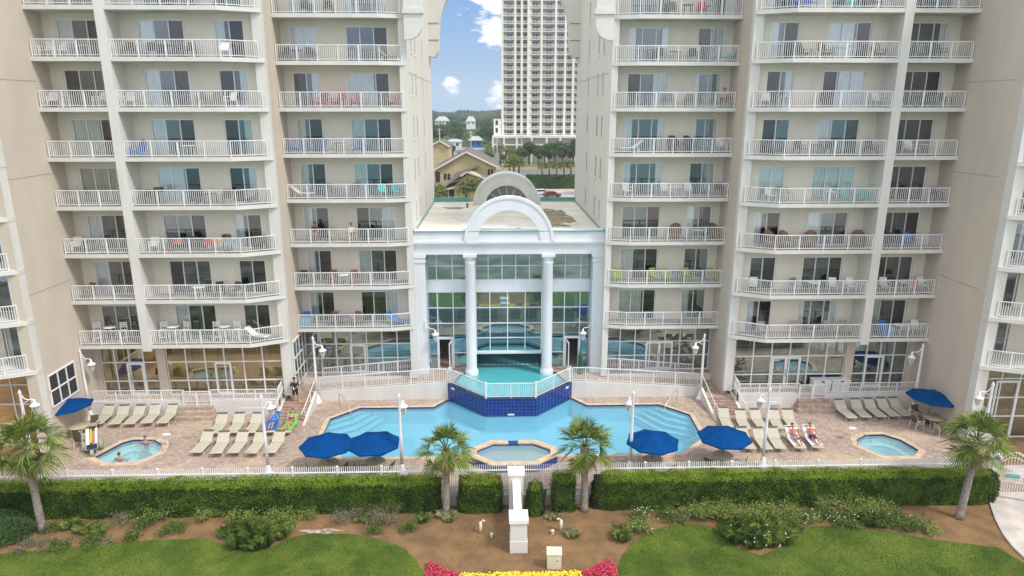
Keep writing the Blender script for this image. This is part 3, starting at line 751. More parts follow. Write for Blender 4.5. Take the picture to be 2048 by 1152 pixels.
        for (a, b, leaves) in doors:
            d = MB(); zt = 3.35
            d.box(s * a - .07, s * a + .07, y - .09, y + .02, z0, zt); d.box(s * b - .07, s * b + .07, y - .09, y + .02, z0, zt); d.box(s * a, s * b, y - .088, y + .018, zt - .12, zt + .02)
            d.box(s * a, s * b, y - .087, y + .017, z0, z0 + .2)
            if leaves == 2: xm = (a + b) / 2; d.box(s * xm - .09, s * xm + .09, y - .086, y + .016, z0, zt - .1)
            dd = d.build('entrance_door', white, root)
            h = MB(); xm = (a + b) / 2 if leaves == 2 else b - .16
            h.tube([(s * xm, y - .13, 1.9), (s * xm, y - .13, 2.5)], .02, 6); h.build('handle', chrome, dd)
    zr = [2.0, 3.25] if s < 0 else [2.05, 3.3]
    store(15.6, 23.35, 44.3, .98, 4.7, 6, [2.05, 3.4], [(19.1, 20.1, 1)] if s < 0 else [(18.3, 20.2, 2)])
    store(23.95, 27.75, 44.3, .98, 4.7, 4, [2.05, 3.4], [(25.0, 26.0, 1)] if s < 0 else [(24.9, 26.1, 1)])
    store(7.1, 14.9, 47.7, TZ, 4.8, 7, [2.3, 3.4], [(10.6, 11.6, 1)] if s < 0 else [(10.2, 12.1, 2)])
    yw = 39.6 + yo; store(28.6, 36, yw, GZ, 4.7, 6, [.9, 2.2, 3.5], [(30.8, 32.2, 1)] if s > 0 else [])
    # side window on the big blank wall and beside the stairs
    f = MB(); X = s * 28.07
    y0, y1 = (39.3, 41.9)
    if s < 0:
        for y in (y0, y0 + .87, y0 + 1.73, y1): f.box(X - .04, X + .04, y - .04, y + .04, 2.4, 4.4)
        for z in (2.4, 3.4, 4.4): f.box(X - .045, X + .045, y0 - .04, y1 + .04, z - .04, z + .04)
        o = f.build('side_window', white, root); f = MB(); f.box(X - .02, X - .01, y0, y1, 2.4, 4.4); f.build('pane', darkwin, o)
        f = MB(); X = -14.88
        for y in (44.6, 45.3, 46.0, 46.8, 47.5): f.box(X - .02, X + .04, y - .04, y + .04, 1.3, 4.6)
        for z in (1.3, 2.3, 3.4, 4.6): f.box(X - .022, X + .045, 44.56, 47.54, z - .04, z + .04)
        o = f.build('side_window', white, root); f = MB(); f.box(X - .01, X + .01, 44.6, 47.5, 1.3, 4.6); f.build('pane', glassy('side_glass', (.3, .35, .35), .3), o)
    # lobby interiors
    I = MB(); I.box(s * 15.5, s * 28, 46.6, 46.7, .9, 4.8); I.box(s * 7.1, s * 14.9, 51.5, 51.6, .9, 4.88); I.box(s * 14.9, s * 15.2, 47.8, 51.5, .9, 4.88); I.box(s * 7.02, s * 7.08, 47.8, 51.5, .9, 4.88); I.box(s * 7.1, s * 14.9, 47.8, 51.5, 4.8, 4.88)
    for q in (17.2, 19.0, 20.8, 22.6, 25.2, 26.8): I.box(s * q - .12, s * q + .12, 46.0, 46.2, .97, 4.8)
    I.build('lobby_wall', lobby if s < 0 else room, root)
    I = MB(); I.box(s * 15.5, s * 28, 44.35, 49, .8, .97); I.box(s * 7.1, s * 14.9, 47.75, 51.5, .8, TZ - .01); I.build('lobby_floor', floorin, root)
    # bracket and big arch across the gap
    m = MB(); pr = [(6.5, 24.3)] + [(6.5 - .98 * math.sin(R(a)), 25.2 - .9 * math.cos(R(a))) for a in range(0, 91, 10)] + [(5.52, 27.5), (4.9, 28.6), (4.0, 29.4), (6.66, 29.4), (6.66, 24.3)]
    m.prism_y([(s * p[0], p[1]) for p in pr], 46.0, 46.45)
    m.box(s * 5.4, s * 6.72, 45.9, 46.5, 25.85, 26.15)
    m.build('arch_bracket', offw, root)
    m = MB()
    pr = [(6.7, 24.6), (6.2, 24.5), (5.95, 24.85), (5.85, 25.2), (5.8, 26.4), (5.72, 27.3), (5.5, 28.2), (5.1, 29.2), (4.3, 30.4), (3.2, 31.3), (1.6, 31.9), (0.02, 32.1), (0.02, 33.5), (6.7, 33.5)]
    m.prism_y([(s * p[0], p[1]) for p in pr], 63.9, 65.3)
    m.m = 1
    for z in (25.9, 27.3): m.box(s * 5.77, s * 6.69, 63.86, 63.9, z, z + .07)
    m.build('gateway_arch', [greyst, plain('arch_joint%d' % s, (.3, .27, .23), .9)], root)
    return root
towers = [tower(-1), tower(1)]
for pr in (D3, D2):
    for o in [pr[0]] + pr[1] + list(pr[2].values()): bpy.data.objects.remove(o, do_unlink=True)

# ------------------------------------------------------------------ pool hall between the towers
hall = empty('pool_hall', (0, 47.5, TZ), 'white columned glass pool hall with round arch above, standing between the two towers', 'building', wbase=True)
for x in (-6.33, -2.78, 2.78, 6.33):
    if abs(x) < 3:
        m = MB(); m.lathe([(.50, -1.0), (.50, .12), (.46, .2), (.41, .3), (.39, .4), (.36, 8.25), (.40, 8.35), (.36, 8.42), (.36, 8.55), (.44, 8.66), (.46, 8.78)], (x, 47.55, TZ), 24)
        m.box(x - .48, x + .48, 47.07, 48.03, TZ + 8.78, TZ + 8.98)
    else:
        m = MB(); m.box(x - .36, x + .36, 47.25, 47.95, TZ - .05, TZ + 8.4); m.box(x - .43, x + .43, 47.18, 48.0, TZ + 8.4, TZ + 8.55); m.box(x - .38, x + .38, 47.23, 47.97, TZ + 8.55, TZ + 8.75)
        m.box(x - .46, x + .46, 47.15, 48.0, TZ + 8.75, TZ + 8.98); m.box(x - .42, x + .42, 47.19, 47.99, TZ, TZ + .35)
    m.build('column', hallw, hall)
m = MB()
m.box(-6.68, 6.68, 47.2, 48.4, 10.13, 10.75); m.box(-6.72, 6.72, 47.12, 48.39, 10.75, 10.95); m.box(-6.78, 6.78, 46.98, 48.38, 10.95, 11.12); m.box(-6.7, 6.7, 47.1, 48.36, 11.12, 11.78)
m.build('entablature', hallw, hall)
m = MB()
m.box(-6.9, 6.9, 46.99, 47.2, 11.78, 11.82)
for s in (-1, 1): m.box(s * 6.66, s * 6.9, 46.9, 47.6, 11.70, 11.9); m.box(s * 6.62, s * 6.69, 47.24, 64.8, 11.60, 11.66)
m.box(-6.69, -3.3, 64.7, 64.95, 11.62, 11.95); m.box(3.3, 6.69, 64.7, 64.95, 11.62, 11.95)
m.build('roof_trim', teal, hall)
m = MB()
m.box(-6.69, 6.69, 48.36, 64.9, 11.3, 11.55); m.box(-6.68, 6.68, 47.3, 48.36, 11.3, 11.56)
rf = m.build('roof', roofm, hall)
def stain(name, c, rx, ry, mat, seed, z=11.556):
    r_ = random.Random(seed); pts = []
    for i in range(40):
        a = i / 40 * 6.283; k = .72 + .5 * noise.noise((math.cos(a) * 1.3 + seed, math.sin(a) * 1.3, 0)) + r_.uniform(-.08, .08); pts.append((c[0] + math.cos(a) * rx * k, c[1] + math.sin(a) * ry * k))
    m_ = MB(); m_.poly(pts, [], z); o = m_.build(name, mat, hall); o.parent = rf; o.location = (0, 0, 0); return o
stain('dirt_patch', (4.1, 55.6), 1.9, 5.2, roofdirt, 3)
stain('dirt_patch', (3.4, 51.2), 1.6, 1.6, roofdirt, 9, 11.56)
stain('white_patch', (-3.3, 54.3), 1.5, 4.2, roofstain, 5)
stain('white_patch', (-1.0, 50.8), 2.0, 1.4, roofstain, 6, 11.564)
stain('dirt_patch', (-4.6, 60.5), 1.3, .9, roofdirt, 12)
def ring(m, cx, cz, r0, r1, y0, y1, n=36, full=180):
    o = arc(cx, cz, r1, 0, full, n); i_ = arc(cx, cz, r0, 0, full, n)
    for k in range(n):
        m.add([(o[k][0], y0, o[k][1]), (o[k + 1][0], y0, o[k + 1][1]), (i_[k + 1][0], y0, i_[k + 1][1]), (i_[k][0], y0, i_[k][1]),
               (o[k][0], y1, o[k][1]), (o[k + 1][0], y1, o[k + 1][1]), (i_[k + 1][0], y1, i_[k + 1][1]), (i_[k][0], y1, i_[k][1])],
              [(0, 3, 2, 1), (4, 5, 6, 7), (0, 1, 5, 4), (3, 7, 6, 2)])
m = MB(); ring(m, 0, 11.1, 2.18, 3.08, 47.0, 47.55); ring(m, 0, 11.1, 2.95, 3.14, 46.94, 47.6)
for s in (-1, 1): m.box(s * 2.18, s * 3.08, 47.0, 47.55, 10.9, 11.1)
m.build('front_arch', hallw, hall)
m = MB(); ring(m, 0.15, 11.3, 2.0, 3.05, 62.6, 63.2); ring(m, .15, 11.3, 2.98, 3.14, 62.5, 64.9)
fa = m.build('rear_arch', noisy('arch_grey', (.62, .64, .60), (.72, .74, .70), .8, .8), hall)
m = MB(); g_ = arc(.15, 11.3, 2.02, 0, 180, 24)
m.prism_y(g_[::-1], 62.88, 62.92); fw = m.build('fan_glass', darkwin if False else noisy('fan_glass', (.13, .15, .13), (.2, .22, .19), .6, .12), fa); fw.location = (0, 0, 0)
m = MB()
for a in range(15, 180, 25 if False else 25): m.bar((.15 + .25 * math.cos(R(a)), 62.85, 11.3 + .25 * math.sin(R(a))), (.15 + 2.0 * math.cos(R(a)), 62.85, 11.3 + 2.0 * math.sin(R(a))), .05)
ring(m, .15, 11.3, .22, .3, 62.82, 62.87, 10)
q = m.build('spoke', offw, fa); q.location = (0, 0, 0)
m = MB(); m.tube([(-3.4, 60.8, 11.55), (-3.4, 60.8, 11.95)], .09, 8); m.build('roof_vent', barm, hall)
m = MB(); m.tube([(.7, 48.9, 11.56), (.7, 48.9, 11.7)], .22, 10); m.build('roof_drain', barm, hall)
# glazing
def grid(xs, zs, y, name='window', gl=hallglass, t=.035):
    f = MB()
    for x in xs: f.box(x - t, x + t, y - .05, y + .05, zs[0], zs[-1])
    for z in zs: f.box(xs[0], xs[-1], y - .045, y + .045, z - t, z + t)
    o = f.build(name, hallw, hall); f = MB(); f.quad((xs[0], y, zs[0]), (xs[-1], y, zs[0]), (xs[-1], y, zs[-1]), (xs[0], y, zs[-1])); p = f.build('pane', gl, o); return o
GY = 48.35
grid([-2.42, -1.5, -.5, .5, 1.5, 2.42], [8.02, 9.05, 10.12], GY)
grid([-2.42, -1.5, -.25, 1.0, 2.42][0:1] + [-1.4, -.1, 1.2, 2.42], [2.5, 3.55, 4.7, 5.9, 7.1], GY)
for s in (-1, 1):
    grid(sorted([s * 3.14, s * 4.1, s * 5.25, s * 5.98]), [8.02, 9.05, 10.12], GY)
    grid(sorted([s * 3.14, s * 4.1, s * 5.25, s * 5.98]), [3.6, 4.7, 5.9, 7.1], GY)
    grid(sorted([s * 3.14, s * 4.1]), [TZ, 2.4, 3.6], GY); grid(sorted([s * 5.32, s * 5.98]), [TZ, 3.6], GY)
    m = MB(); m.box(s * 4.1, s * 4.24, GY - .1, GY + .08, TZ, 3.6); m.box(s * 5.18, s * 5.32, GY - .1, GY + .08, TZ, 3.6); m.box(s * 4.24, s * 5.18, GY - .1, GY + .08, 3.48, 3.6)
    d = m.build('doorway', hallw, hall)
    m = MB(); x = s * 4.26; a = Vector((x, GY, 0)); b = a + Vector((s * .12, -.95, 0))
    for z0, z1 in ((TZ + .02, TZ + .25), (3.3, 3.45)): m.bar((a.x, a.y, (z0 + z1) / 2), (b.x, b.y, (z0 + z1) / 2), .05, z1 - z0)
    m.bar((a.x, a.y, TZ + .02), (a.x, a.y, 3.45), .06, .08); m.bar((b.x, b.y, TZ + .02), (b.x, b.y, 3.45), .06, .08)
    m.build('open_door', hallw, d).location = (0, 0, 0)
m = MB(); m.box(-6.0, 6.0, GY - .12, GY + .1, 7.1, 8.02); m.box(-2.42, 2.42, GY - .1, GY + .08, 2.3, 2.47)
m.build('spandrel', hallw, hall)
# float line across the water under the glass
m = MB()
for i in range(13): m.lathe([(.02, -.05), (.07, 0), (.02, .05)], (-2.1 + i * .35 + rnd.uniform(-.05, .05), 49.4 + rnd.uniform(-.05, .05), 1.02), 8)
m.tube([(-2.35, 49.4, 1.0), (2.35, 49.4, 1.0)], .015, 5)
tag(m.build('float_line', cwhite), 'line of small white floats on the teal water under the hall glass', 'float line')
# inside of the hall
m = MB(); m.m = 0; m.box(-6.6, -6.5, 48.5, 62, TZ, 11.2); m.box(6.5, 6.6, 48.5, 62, TZ, 11.2); m.box(-6.6, 6.6, 60, 60.1, 0, 11.2); m.box(-6.6, 6.6, 48.5, 60, 10.6, 10.7)
for s in (-1, 1):
    for y in (51.5, 55.5): m.lathe([(.2, 0), (.2, 9.4)], (s * 3.3, y, TZ), 10)
m.m = 1; m.box(-6.5, 6.5, 50.5, 60, 6.6, 6.9)
m.build('hall_interior', [noisy('hall_wall_in', (.45, .60, .60), (.60, .70, .68), .4, .8), noisy('gallery', (.42, .38, .28), (.55, .5, .4), .5, .8)], hall)
# ------------------------------------------------------------------ lamps
def lamp_proto():
    r0 = empty('street_lamp', (0, 0, 0), 'x', 'lamp post')
    m = MB(); m.lathe([(.30, 0), (.30, .12), (.22, .2), (.16, .45), (.12, .6), (.10, .7)], n=14); m.build('base', white, r0)
    m = MB(); m.lathe([(.10, .65), (.085, 2.5), (.07, 4.9), (.09, 4.95), (.05, 5.05), (.03, 5.12)], n=12); m.build('pole', white, r0)
    m = MB(); pts = [(.05, 0, 4.75)] + [(.05 + .55 * math.sin(R(a)), 0, 4.35 + .40 * math.cos(R(a)) * (1 if a < 90 else 1)) for a in (20, 45, 70, 95)] + [(.66, 0, 4.22)]
    pts = [(.06, 0, 4.8), (.12, 0, 4.62), (.22, 0, 4.5), (.36, 0, 4.45), (.5, 0, 4.46), (.6, 0, 4.4)]
    m.tube(pts, .03, 6); m.tube([(.07, 0, 4.25), (.2, 0, 4.35), (.36, 0, 4.43)], .02, 6); m.build('arm', white, r0)
    l = MB(); l.m = 0; l.lathe([(.04, .35), (.07, .3), (.06, .2), (.10, .12), (.26, 0), (.27, -.04), (.20, -.05)], (.6, 0, 4.08), 12)
    l.lathe([(.12, -.42), (.14, -.4), (.04, -.5), (.02, -.6)], (.6, 0, 4.05), 10)
    for i in range(6):
        a = i * math.pi / 3; l.bar((.6 + .2 * math.cos(a), .2 * math.sin(a), 4.03), (.6 + .12 * math.cos(a), .12 * math.sin(a), 3.64), .022)
    o = l.build('lantern', white, r0)
    g = MB(); g.lathe([(.10, -.38), (.18, -.05)], (.6, 0, 4.04), 10); g.build('glass_cage', plain('frosted_glass', (.5, .52, .5), .2), o)
    return r0
lp = lamp_proto()
LAMPS = [(-28.0, 42.6, 0, 0, 'white lamp post at the left end of the back loungers, beside the big beige wall'),
         (-13.55, 44.85, 0, 0, 'white lamp post at the foot of the left ramp wall, next to the stairs'),
         (13.55, 44.75, 0, 180, 'white lamp post at the foot of the right ramp wall, next to the stairs'),
         (27.5, 42.3, 0, 170, 'white lamp post behind the right rear umbrella table'),
         (-13.88, 35.0, 0, 62, 'white lamp post by the picket fence in front of the left front lounger row'),
         (-6.35, 34.9, 0, 78, 'white lamp post by the fence right of the two left pool umbrellas'),
         (6.6, 34.95, 0, 100, 'white lamp post by the fence left of the right pool umbrellas'),
         (14.35, 35.2, 0, 118, 'white lamp post by the fence in front of the right front lounger row'),
         (-27.5, 36.0, 0, 20, 'white lamp post behind the leaning palm in the left corner'),
         (27.4, 35.6, 0, 165, 'white lamp post behind the palm in the right corner')]
kids = list(lp.children)
for i, (x, y, z, a, lab) in enumerate(LAMPS):
    if i == 0: lp.scale = (1, 1, .965); lp.location = (x, y, z); lp.rotation_euler = (0, 0, R(a)); lp['label'] = lab; lp['group'] = 'white lamp posts around the pool deck'
    else: copy_tree(lp, loc=(x, y, z), rz=R(a), label=lab, kids=kids)
for s in (-1, 1):
    o = empty('wall_lantern', (s * 6.05, 47.2, 4.4), 'white lantern hanging from a curved bracket on the %s corner pillar of the pool hall' % ('left' if s < 0 else 'right'), 'wall lamp', 'lanterns on the pool hall')
    m = MB(); m.tube([(0, 0, .8), (-s * .12, -.05, .45), (-s * .35, -.15, .3), (-s * .62, -.25, .32), (-s * .72, -.3, .2)], .028, 6); m.box(-.04, .04, -.04, .06, .2, .9); m.build('bracket', white, o)
    l = MB(); c = (-s * .72, -.3, -.05); l.lathe([(.03, .3), (.07, .22), (.06, .14), (.26, 0), (.27, -.04), (.2, -.05)], c, 12); l.lathe([(.12, -.44), (.14, -.42), (.03, -.55)], c, 10)
    for i in range(6):
        a = i * math.pi / 3; l.bar((c[0] + .2 * math.cos(a), c[1] + .2 * math.sin(a), c[2] - .04), (c[0] + .12 * math.cos(a), c[1] + .12 * math.sin(a), c[2] - .43), .022)
    q = l.build('lantern', white, o); g = MB(); g.lathe([(.10, -.41), (.18, -.06)], c, 10); g.build('glass_cage', MATS.get('frosted_glass') or white, q)
    if s > 0: pass
m = MB(); m.lathe([(.22, 0), (.22, .2), (.16, .5), (.14, 1.2), (.18, 1.3), (.10, 1.5), (.04, 2.1)], (5.2, 47.0, TZ), 12); tag(m.build('folded_umbrella', greenpost), 'folded dark green umbrella standing by the right door of the pool hall', 'umbrella')
# ------------------------------------------------------------------ loungers
def sling(m, pts, wd, th=.03):
    for i in range(len(pts) - 1):
        (y0, z0), (y1, z1) = pts[i], pts[i + 1]
        m.add([(-wd, y0, z0), (wd, y0, z0), (wd, y1, z1), (-wd, y1, z1), (-wd, y0, z0 - th), (wd, y0, z0 - th), (wd, y1, z1 - th), (-wd, y1, z1 - th)],
              [(0, 1, 2, 3), (7, 6, 5, 4), (0, 4, 5, 1), (2, 6, 7, 3), (0, 3, 7, 4), (1, 5, 6, 2)])
def lounger_proto():   # head towards +y, foot towards -y, origin on the ground under the middle
    r0 = empty('sun_lounger', (0, 0, 0), 'x', 'sun lounger')
    m = MB(); sling(m, [(-.98, .34), (-.5, .33), (.0, .34), (.22, .35)], .31); m.build('seat', slingm, r0)
    m = MB(); sling(m, [(.24, .36), (.55, .58), (.84, .80)], .31); b = m.build('backrest', slingm, r0)
    m = MB(); m.box(-.32, .32, .80, .93, .815, .875); m.build('head_bar', barm, b)
    f = MB()
    for s in (-1, 1):
        f.tube([(s * .33, -1.0, .33), (s * .33, .25, .34), (s * .33, .62, .34)], .022, 6); f.tube([(s * .33, .24, .35), (s * .33, .88, .84)], .02, 6)
    f.tube([(-.33, -1.0, .33), (.33, -1.0, .33)], .022, 6); f.build('frame', frameb, r0)
    for s in (-1, 1):
        for (a, b_) in ((-.72, -.85), (.45, .6)):
            m = MB(); m.tube([(s * .33, a, .33), (s * .34, b_, 0)], .02, 6); m.build('leg', frameb, r0)
    return r0
LG = lounger_proto(); LK = list(LG.children)
def n2(i, n): return ['leftmost', 'second from the left', 'middle' if n == 5 else ('third from the left' if n > 3 else 'rightmost'), 'second from the right' if n == 5 else 'rightmost', 'rightmost'][i] if n > 3 else ['leftmost', 'middle', 'rightmost'][i]
ROWS = [([(-26.9, 42.25), (-25.83, 42.22), (-24.8, 42.22), (-23.8, 42.3), (-22.72, 42.28)], 3, 'of the five beige loungers against the left terrace wall'),
        ([(-18.8, 40.75), (-17.7, 40.76), (-16.57, 40.74)], 5, 'of the three loungers in the second row left of the pool'),
        ([(-18.8, 38.2), (-17.7, 38.05), (-16.62, 38.1), (-15.52, 38.05), (-14.4, 38.05)], 0, 'of the five loungers in the front row left of the pool'),
        ([(14.0, 40.65), (15.02, 40.36), (16.08, 40.4), (17.2, 40.42), (18.15, 40.36)], -4, 'of the five loungers in the second row right of the pool'),
        ([(14.28, 37.7), (15.25, 37.7), (16.14, 37.7)], -2, 'of the three empty loungers in the front row right of the pool'),
        ([(22.46, 41.8), (23.54, 41.8), (24.53, 41.85), (25.46, 41.87), (26.32, 41.9)], 0, 'of the five beige loungers against the right terrace wall')]
first = True
for pts, ang, txt in ROWS:
    for i, (x, y) in enumerate(pts):
        o = LG if first else copy_tree(LG, kids=LK)
        first = False
        o.location = (x, y, 0); o.rotation_euler = (0, 0, R(ang + rnd.uniform(-4.5, 4.5))); o.location.y += rnd.uniform(-.08, .08)
        o['label'] = '%s %s' % (n2(i, len(pts)), txt); o['group'] = 'beige sun loungers on the pool deck'
PLG = [(17.33, 37.75, -3, 'beige lounger with white towel under the sunburnt person on the left'), (18.45, 37.8, -4, 'beige lounger with white towel under the sunburnt person on the right'),
       (-15.43, 40.75, 3, 'lounger with blue towel under the person in blue'), (-14.3, 40.7, -3, 'lounger with lime green towel under the person on it')]
for i, (x, y, a, lab) in enumerate(PLG):
    copy_tree(LG, loc=(x, y, 0), rz=R(a), label=lab, group='loungers with people on them', kids=LK)
def towel(x, y, a, mat, lab, w_=.36):
    m_ = MB(); sling(m_, [(-.75, .375), (-.3, .365), (.2, .372), (.26, .40), (.55, .61), (.9, .90), (.97, .80)], w_, .02)
    o = m_.build('towel', mat); o.location = (x, y, 0); o.rotation_euler = (0, 0, R(a)); tag(o, lab, 'towel')
towel(17.33, 37.75, -3, white, 'white towel under the left sunburnt sunbather'); towel(18.45, 37.8, -4, white, 'white towel under the right sunburnt sunbather')
towel(-15.43, 40.75, 3, COL['blue'], 'blue towel under the person in blue'); towel(-14.3, 40.7, -3, plain('towel_lime', (.20, .55, .07), .8), 'bright lime green towel under the pool guest by the stairs', .36)
# ------------------------------------------------------------------ umbrellas, tables, chairs on deck
def umb_proto():
    r0 = empty('pool_umbrella', (0, 0, 0), 'x', 'umbrella')
    m = MB(); m.tube([(0, 0, 0), (0, 0, 2.5)], .028, 8); m.build('pole', barm, r0)
    m = MB(); m.lathe([(.3, 0), (.3, .06), (.08, .1), (.05, .3)], n=14); m.build('base', brownd, r0)
    n = 8; m = MB(); rr = 1.5; vs = [(0, 0, 2.50)]
    for t, z in ((.5, 2.29), (1, 1.98)):
        for i in range(n * 2):
            a = 2 * math.pi * i / (n * 2); sag = 1 if i % 2 == 0 else (math.cos(math.pi / n) * .985)
            vs.append((rr * t * sag * math.cos(a), rr * t * sag * math.sin(a), z - (0 if i % 2 == 0 else .02)))
    k = n * 2; fs = [(0, 1 + i, 1 + (i + 1) % k) for i in range(k)] + [(1 + i, 1 + k + i, 1 + k + (i + 1) % k, 1 + (i + 1) % k) for i in range(k)]
    m.add(vs, fs)
    vs2 = [(v[0] * .995, v[1] * .995, v[2] - .03) for v in vs]; m.add(vs2, [f[::-1] for f in fs])
    lo = len(vs) ; m.add([vs[1 + k + i] for i in range(k)] + [(vs[1 + k + i][0], vs[1 + k + i][1], 1.86) for i in range(k)], [(i, k + i, k + (i + 1) % k, (i + 1) % k) for i in range(k)])
    cn_ = m.build('canopy', umbb, r0)
    m = MB(); m.lathe([(.34, 2.41), (.2, 2.49), (.04, 2.56), (.02, 2.6)], n=8); m.build('vent_cap', umbb, cn_)
    for i in range(n):
        a = 2 * math.pi * i / n; m = MB(); m.bar((0, 0, 2.42), (1.47 * math.cos(a), 1.47 * math.sin(a), 1.955), .02); m.build('rib', barm, r0)
    return r0
UM = umb_proto(); UK = list(UM.children)
US = [(-10.55, 35.2, 10, 'blue umbrella left of the pair at the pool\'s left front corner'), (-7.95, 35.3, 25, 'blue umbrella right of the pair at the pool\'s left front corner'),
      (7.85, 35.05, 5, 'blue umbrella in front of the pool, right of the fence lamp post'), (12.1, 35.5, 20, 'blue umbrella at the pool\'s right front corner'),
      (-28.1, 40.7, 0, 'blue umbrella tilted over the table in the left rear corner of the deck'), (27.4, 40.6, 15, 'blue umbrella over the round table in the right rear corner')]
for i, (x, y, a, lab) in enumerate(US):
    o = UM if i == 0 else copy_tree(UM, kids=UK)
    o.location = (x, y, 0); o.scale = (1.02, 1.02, .91); o.rotation_euler = (R(-3) if i == 4 else 0, R(-5) if i == 4 else (R(4) if i == 5 else 0), R(a)); o['label'] = lab; o['group'] = 'blue pool umbrellas'
def chair_proto(seatm, backm, legm, name='patio_chair', arms=True):
    r0 = empty(name, (0, 0, 0), 'x', 'chair')
    m = MB(); m.box(-.24, .24, -.25, .22, .40, .44); m.build('seat', seatm, r0)
    m = MB(); m.add([(-.24, .20, .46), (.24, .20, .46), (.24, .34, .92), (-.24, .34, .92), (-.24, .24, .45), (.24, .24, .45), (.24, .38, .91), (-.24, .38, .91)], [(0, 1, 2, 3), (7, 6, 5, 4), (0, 4, 5, 1), (2, 6, 7, 3), (0, 3, 7, 4), (1, 5, 6, 2)]); m.build('backrest', backm, r0)
    for sx in (-1, 1):
        m = MB(); m.bar((sx * .25, -.26, .62 if arms else .42), (sx * .26, -.3, 0), .04); m.build('leg', legm, r0)
        m = MB(); m.bar((sx * .25, .24, .62 if arms else .42), (sx * .26, .34, 0), .04); m.build('leg', legm, r0)
        if arms: m = MB(); m.bar((sx * .27, -.28, .63), (sx * .27, .27, .65), .06, .03); m.build('armrest', legm, r0)
    return r0
def table_proto(mat, legm, r=.45, h=.72, name='patio_table'):
    r0 = empty(name, (0, 0, 0), 'x', 'table')
    m = MB(); m.lathe([(r - .02, h - .03), (r, h - .01), (r - .01, h)], n=20); m.build('tabletop', mat, r0)
    for i in range(4):
        a = math.pi / 4 + i * math.pi / 2; m = MB(); m.bar((r * .75 * math.cos(a), r * .75 * math.sin(a), h - .03), (r * .8 * math.cos(a), r * .8 * math.sin(a), 0), .035); m.build('leg', legm, r0)
    return r0
DC = chair_proto(slingm, brownd, frameb); DK = list(DC.children)
DT = table_proto(tabletop, frameb, .6); DTK = list(DT.children)
for i, (x, y, lab) in enumerate([(-10.5, 35.05, 'round tan table under the left umbrella of the left pair'), (-7.9, 35.15, 'round tan table under the right umbrella of the left pair'), (7.9, 34.95, 'round tan table under the umbrella right of the fence lamp post'),
                                 (12.05, 35.35, 'round tan table under the umbrella at the pool\'s right corner'), (-27.3, 40.2, 'tan table under the left rear umbrella'), (27.3, 39.9, 'round tan table under the right rear umbrella')]):
    o = DT if i == 0 else copy_tree(DT, kids=DTK)
    o.location = (x, y, 0); o['label'] = lab; o['group'] = 'tables under the umbrellas'
CH = [(-11.3, 34.75, 115, 'brown backed chair left of the left table of the left pair'), (-9.75, 34.75, -115, 'brown backed chair right of the left table of the left pair'),
      (-8.65, 34.75, 115, 'brown backed chair left of the right table of the left pair'), (-7.15, 34.8, -115, 'brown backed chair right of the right table of the left pair'),
      (7.2, 34.55, 160, 'brown backed chair at the table right of the fence lamp post'), (8.7, 34.3, -150, 'brown backed chair behind the fence at the right lamp post table'),
      (11.2, 34.8, 130, 'brown backed chair on the left of the table at the pool\'s right corner'), (12.85, 34.75, -120, 'brown backed chair on the right of the table at the pool\'s right corner'),
      (-26.9, 41.0, 10, 'brown backed chair behind the left rear table'), (-26.7, 39.3, 170, 'brown backed chair in front of the left rear table'), (-26.4, 38.75, 175, 'brown backed chair nearest the beach wheelchair'),
      (26.2, 39.75, 100, 'brown backed chair left of the right rear table'), (27.0, 41.1, 5, 'brown backed chair behind the right rear table'), (28.1, 40.6, -60, 'brown backed chair right of the right rear table'), (27.2, 38.9, 180, 'brown backed chair in front of the right rear table')]
for i, (x, y, a, lab) in enumerate(CH):
    o = DC if i == 0 else copy_tree(DC, kids=DK)
    o.location = (x, y, 0); o.rotation_euler = (0, 0, R(a)); o['label'] = lab; o['group'] = 'brown backed chairs at the umbrella tables'
# small things on deck
def rail3(name, pts, lab, r=.022, cat='handrail'):
    m = MB()
    for p in pts: m.tube(p, r, 8)
    return tag(m.build(name, chrome), lab, cat)
rail3('pool_handrail', [[(-11.95, 44.5, 0), (-11.95, 44.5, .85), (-11.7, 44.2, .9), (-11.0, 43.2, .45), (-10.7, 42.7, -.4)]], 'steel handrail over the steps in the pool\'s left rear corner')
rail3('pool_handrail', [[(11.85, 44.6, 0), (11.85, 44.6, .85), (11.6, 44.3, .9), (10.6, 42.9, .45), (10.3, 42.4, -.5)]], 'steel handrail over the steps in the pool\'s right rear corner')
rail3('pool_handrail', [[(12.6, 38.2, 0), (12.6, 38.2, .8), (12.3, 38.2, .85), (9.9, 37.6, .1), (9.6, 37.55, -.5)]], 'steel grab rail at the right front edge of the pool')
rail3('pool_handrail', [[(-21.2, 38.0, 0), (-21.2, 38.0, .8), (-21.5, 38.1, .85), (-22.4, 38.6, .2), (-22.6, 38.7, -.4)]], 'steel handrail into the left hot tub')
rail3('pool_handrail', [[(21.15, 37.5, 0), (21.15, 37.5, .8), (21.4, 37.7, .85), (22.3, 38.2, .2), (22.5, 38.3, -.4)]], 'steel handrail into the right hot tub')
for x, y, lab in ((-21.2, 38.75, 'small white control box beside the left hot tub'), (21.2, 38.4, 'small white control box beside the right hot tub')):
    m = MB(); m.box(-.22, .22, -.12, .12, .72, .8); m.box(-.03, .03, -.03, .03, 0, .72); o = m.build('control_post', cwhite, bevel=.01); o.location = (x, y, 0); tag(o, lab, 'control post')
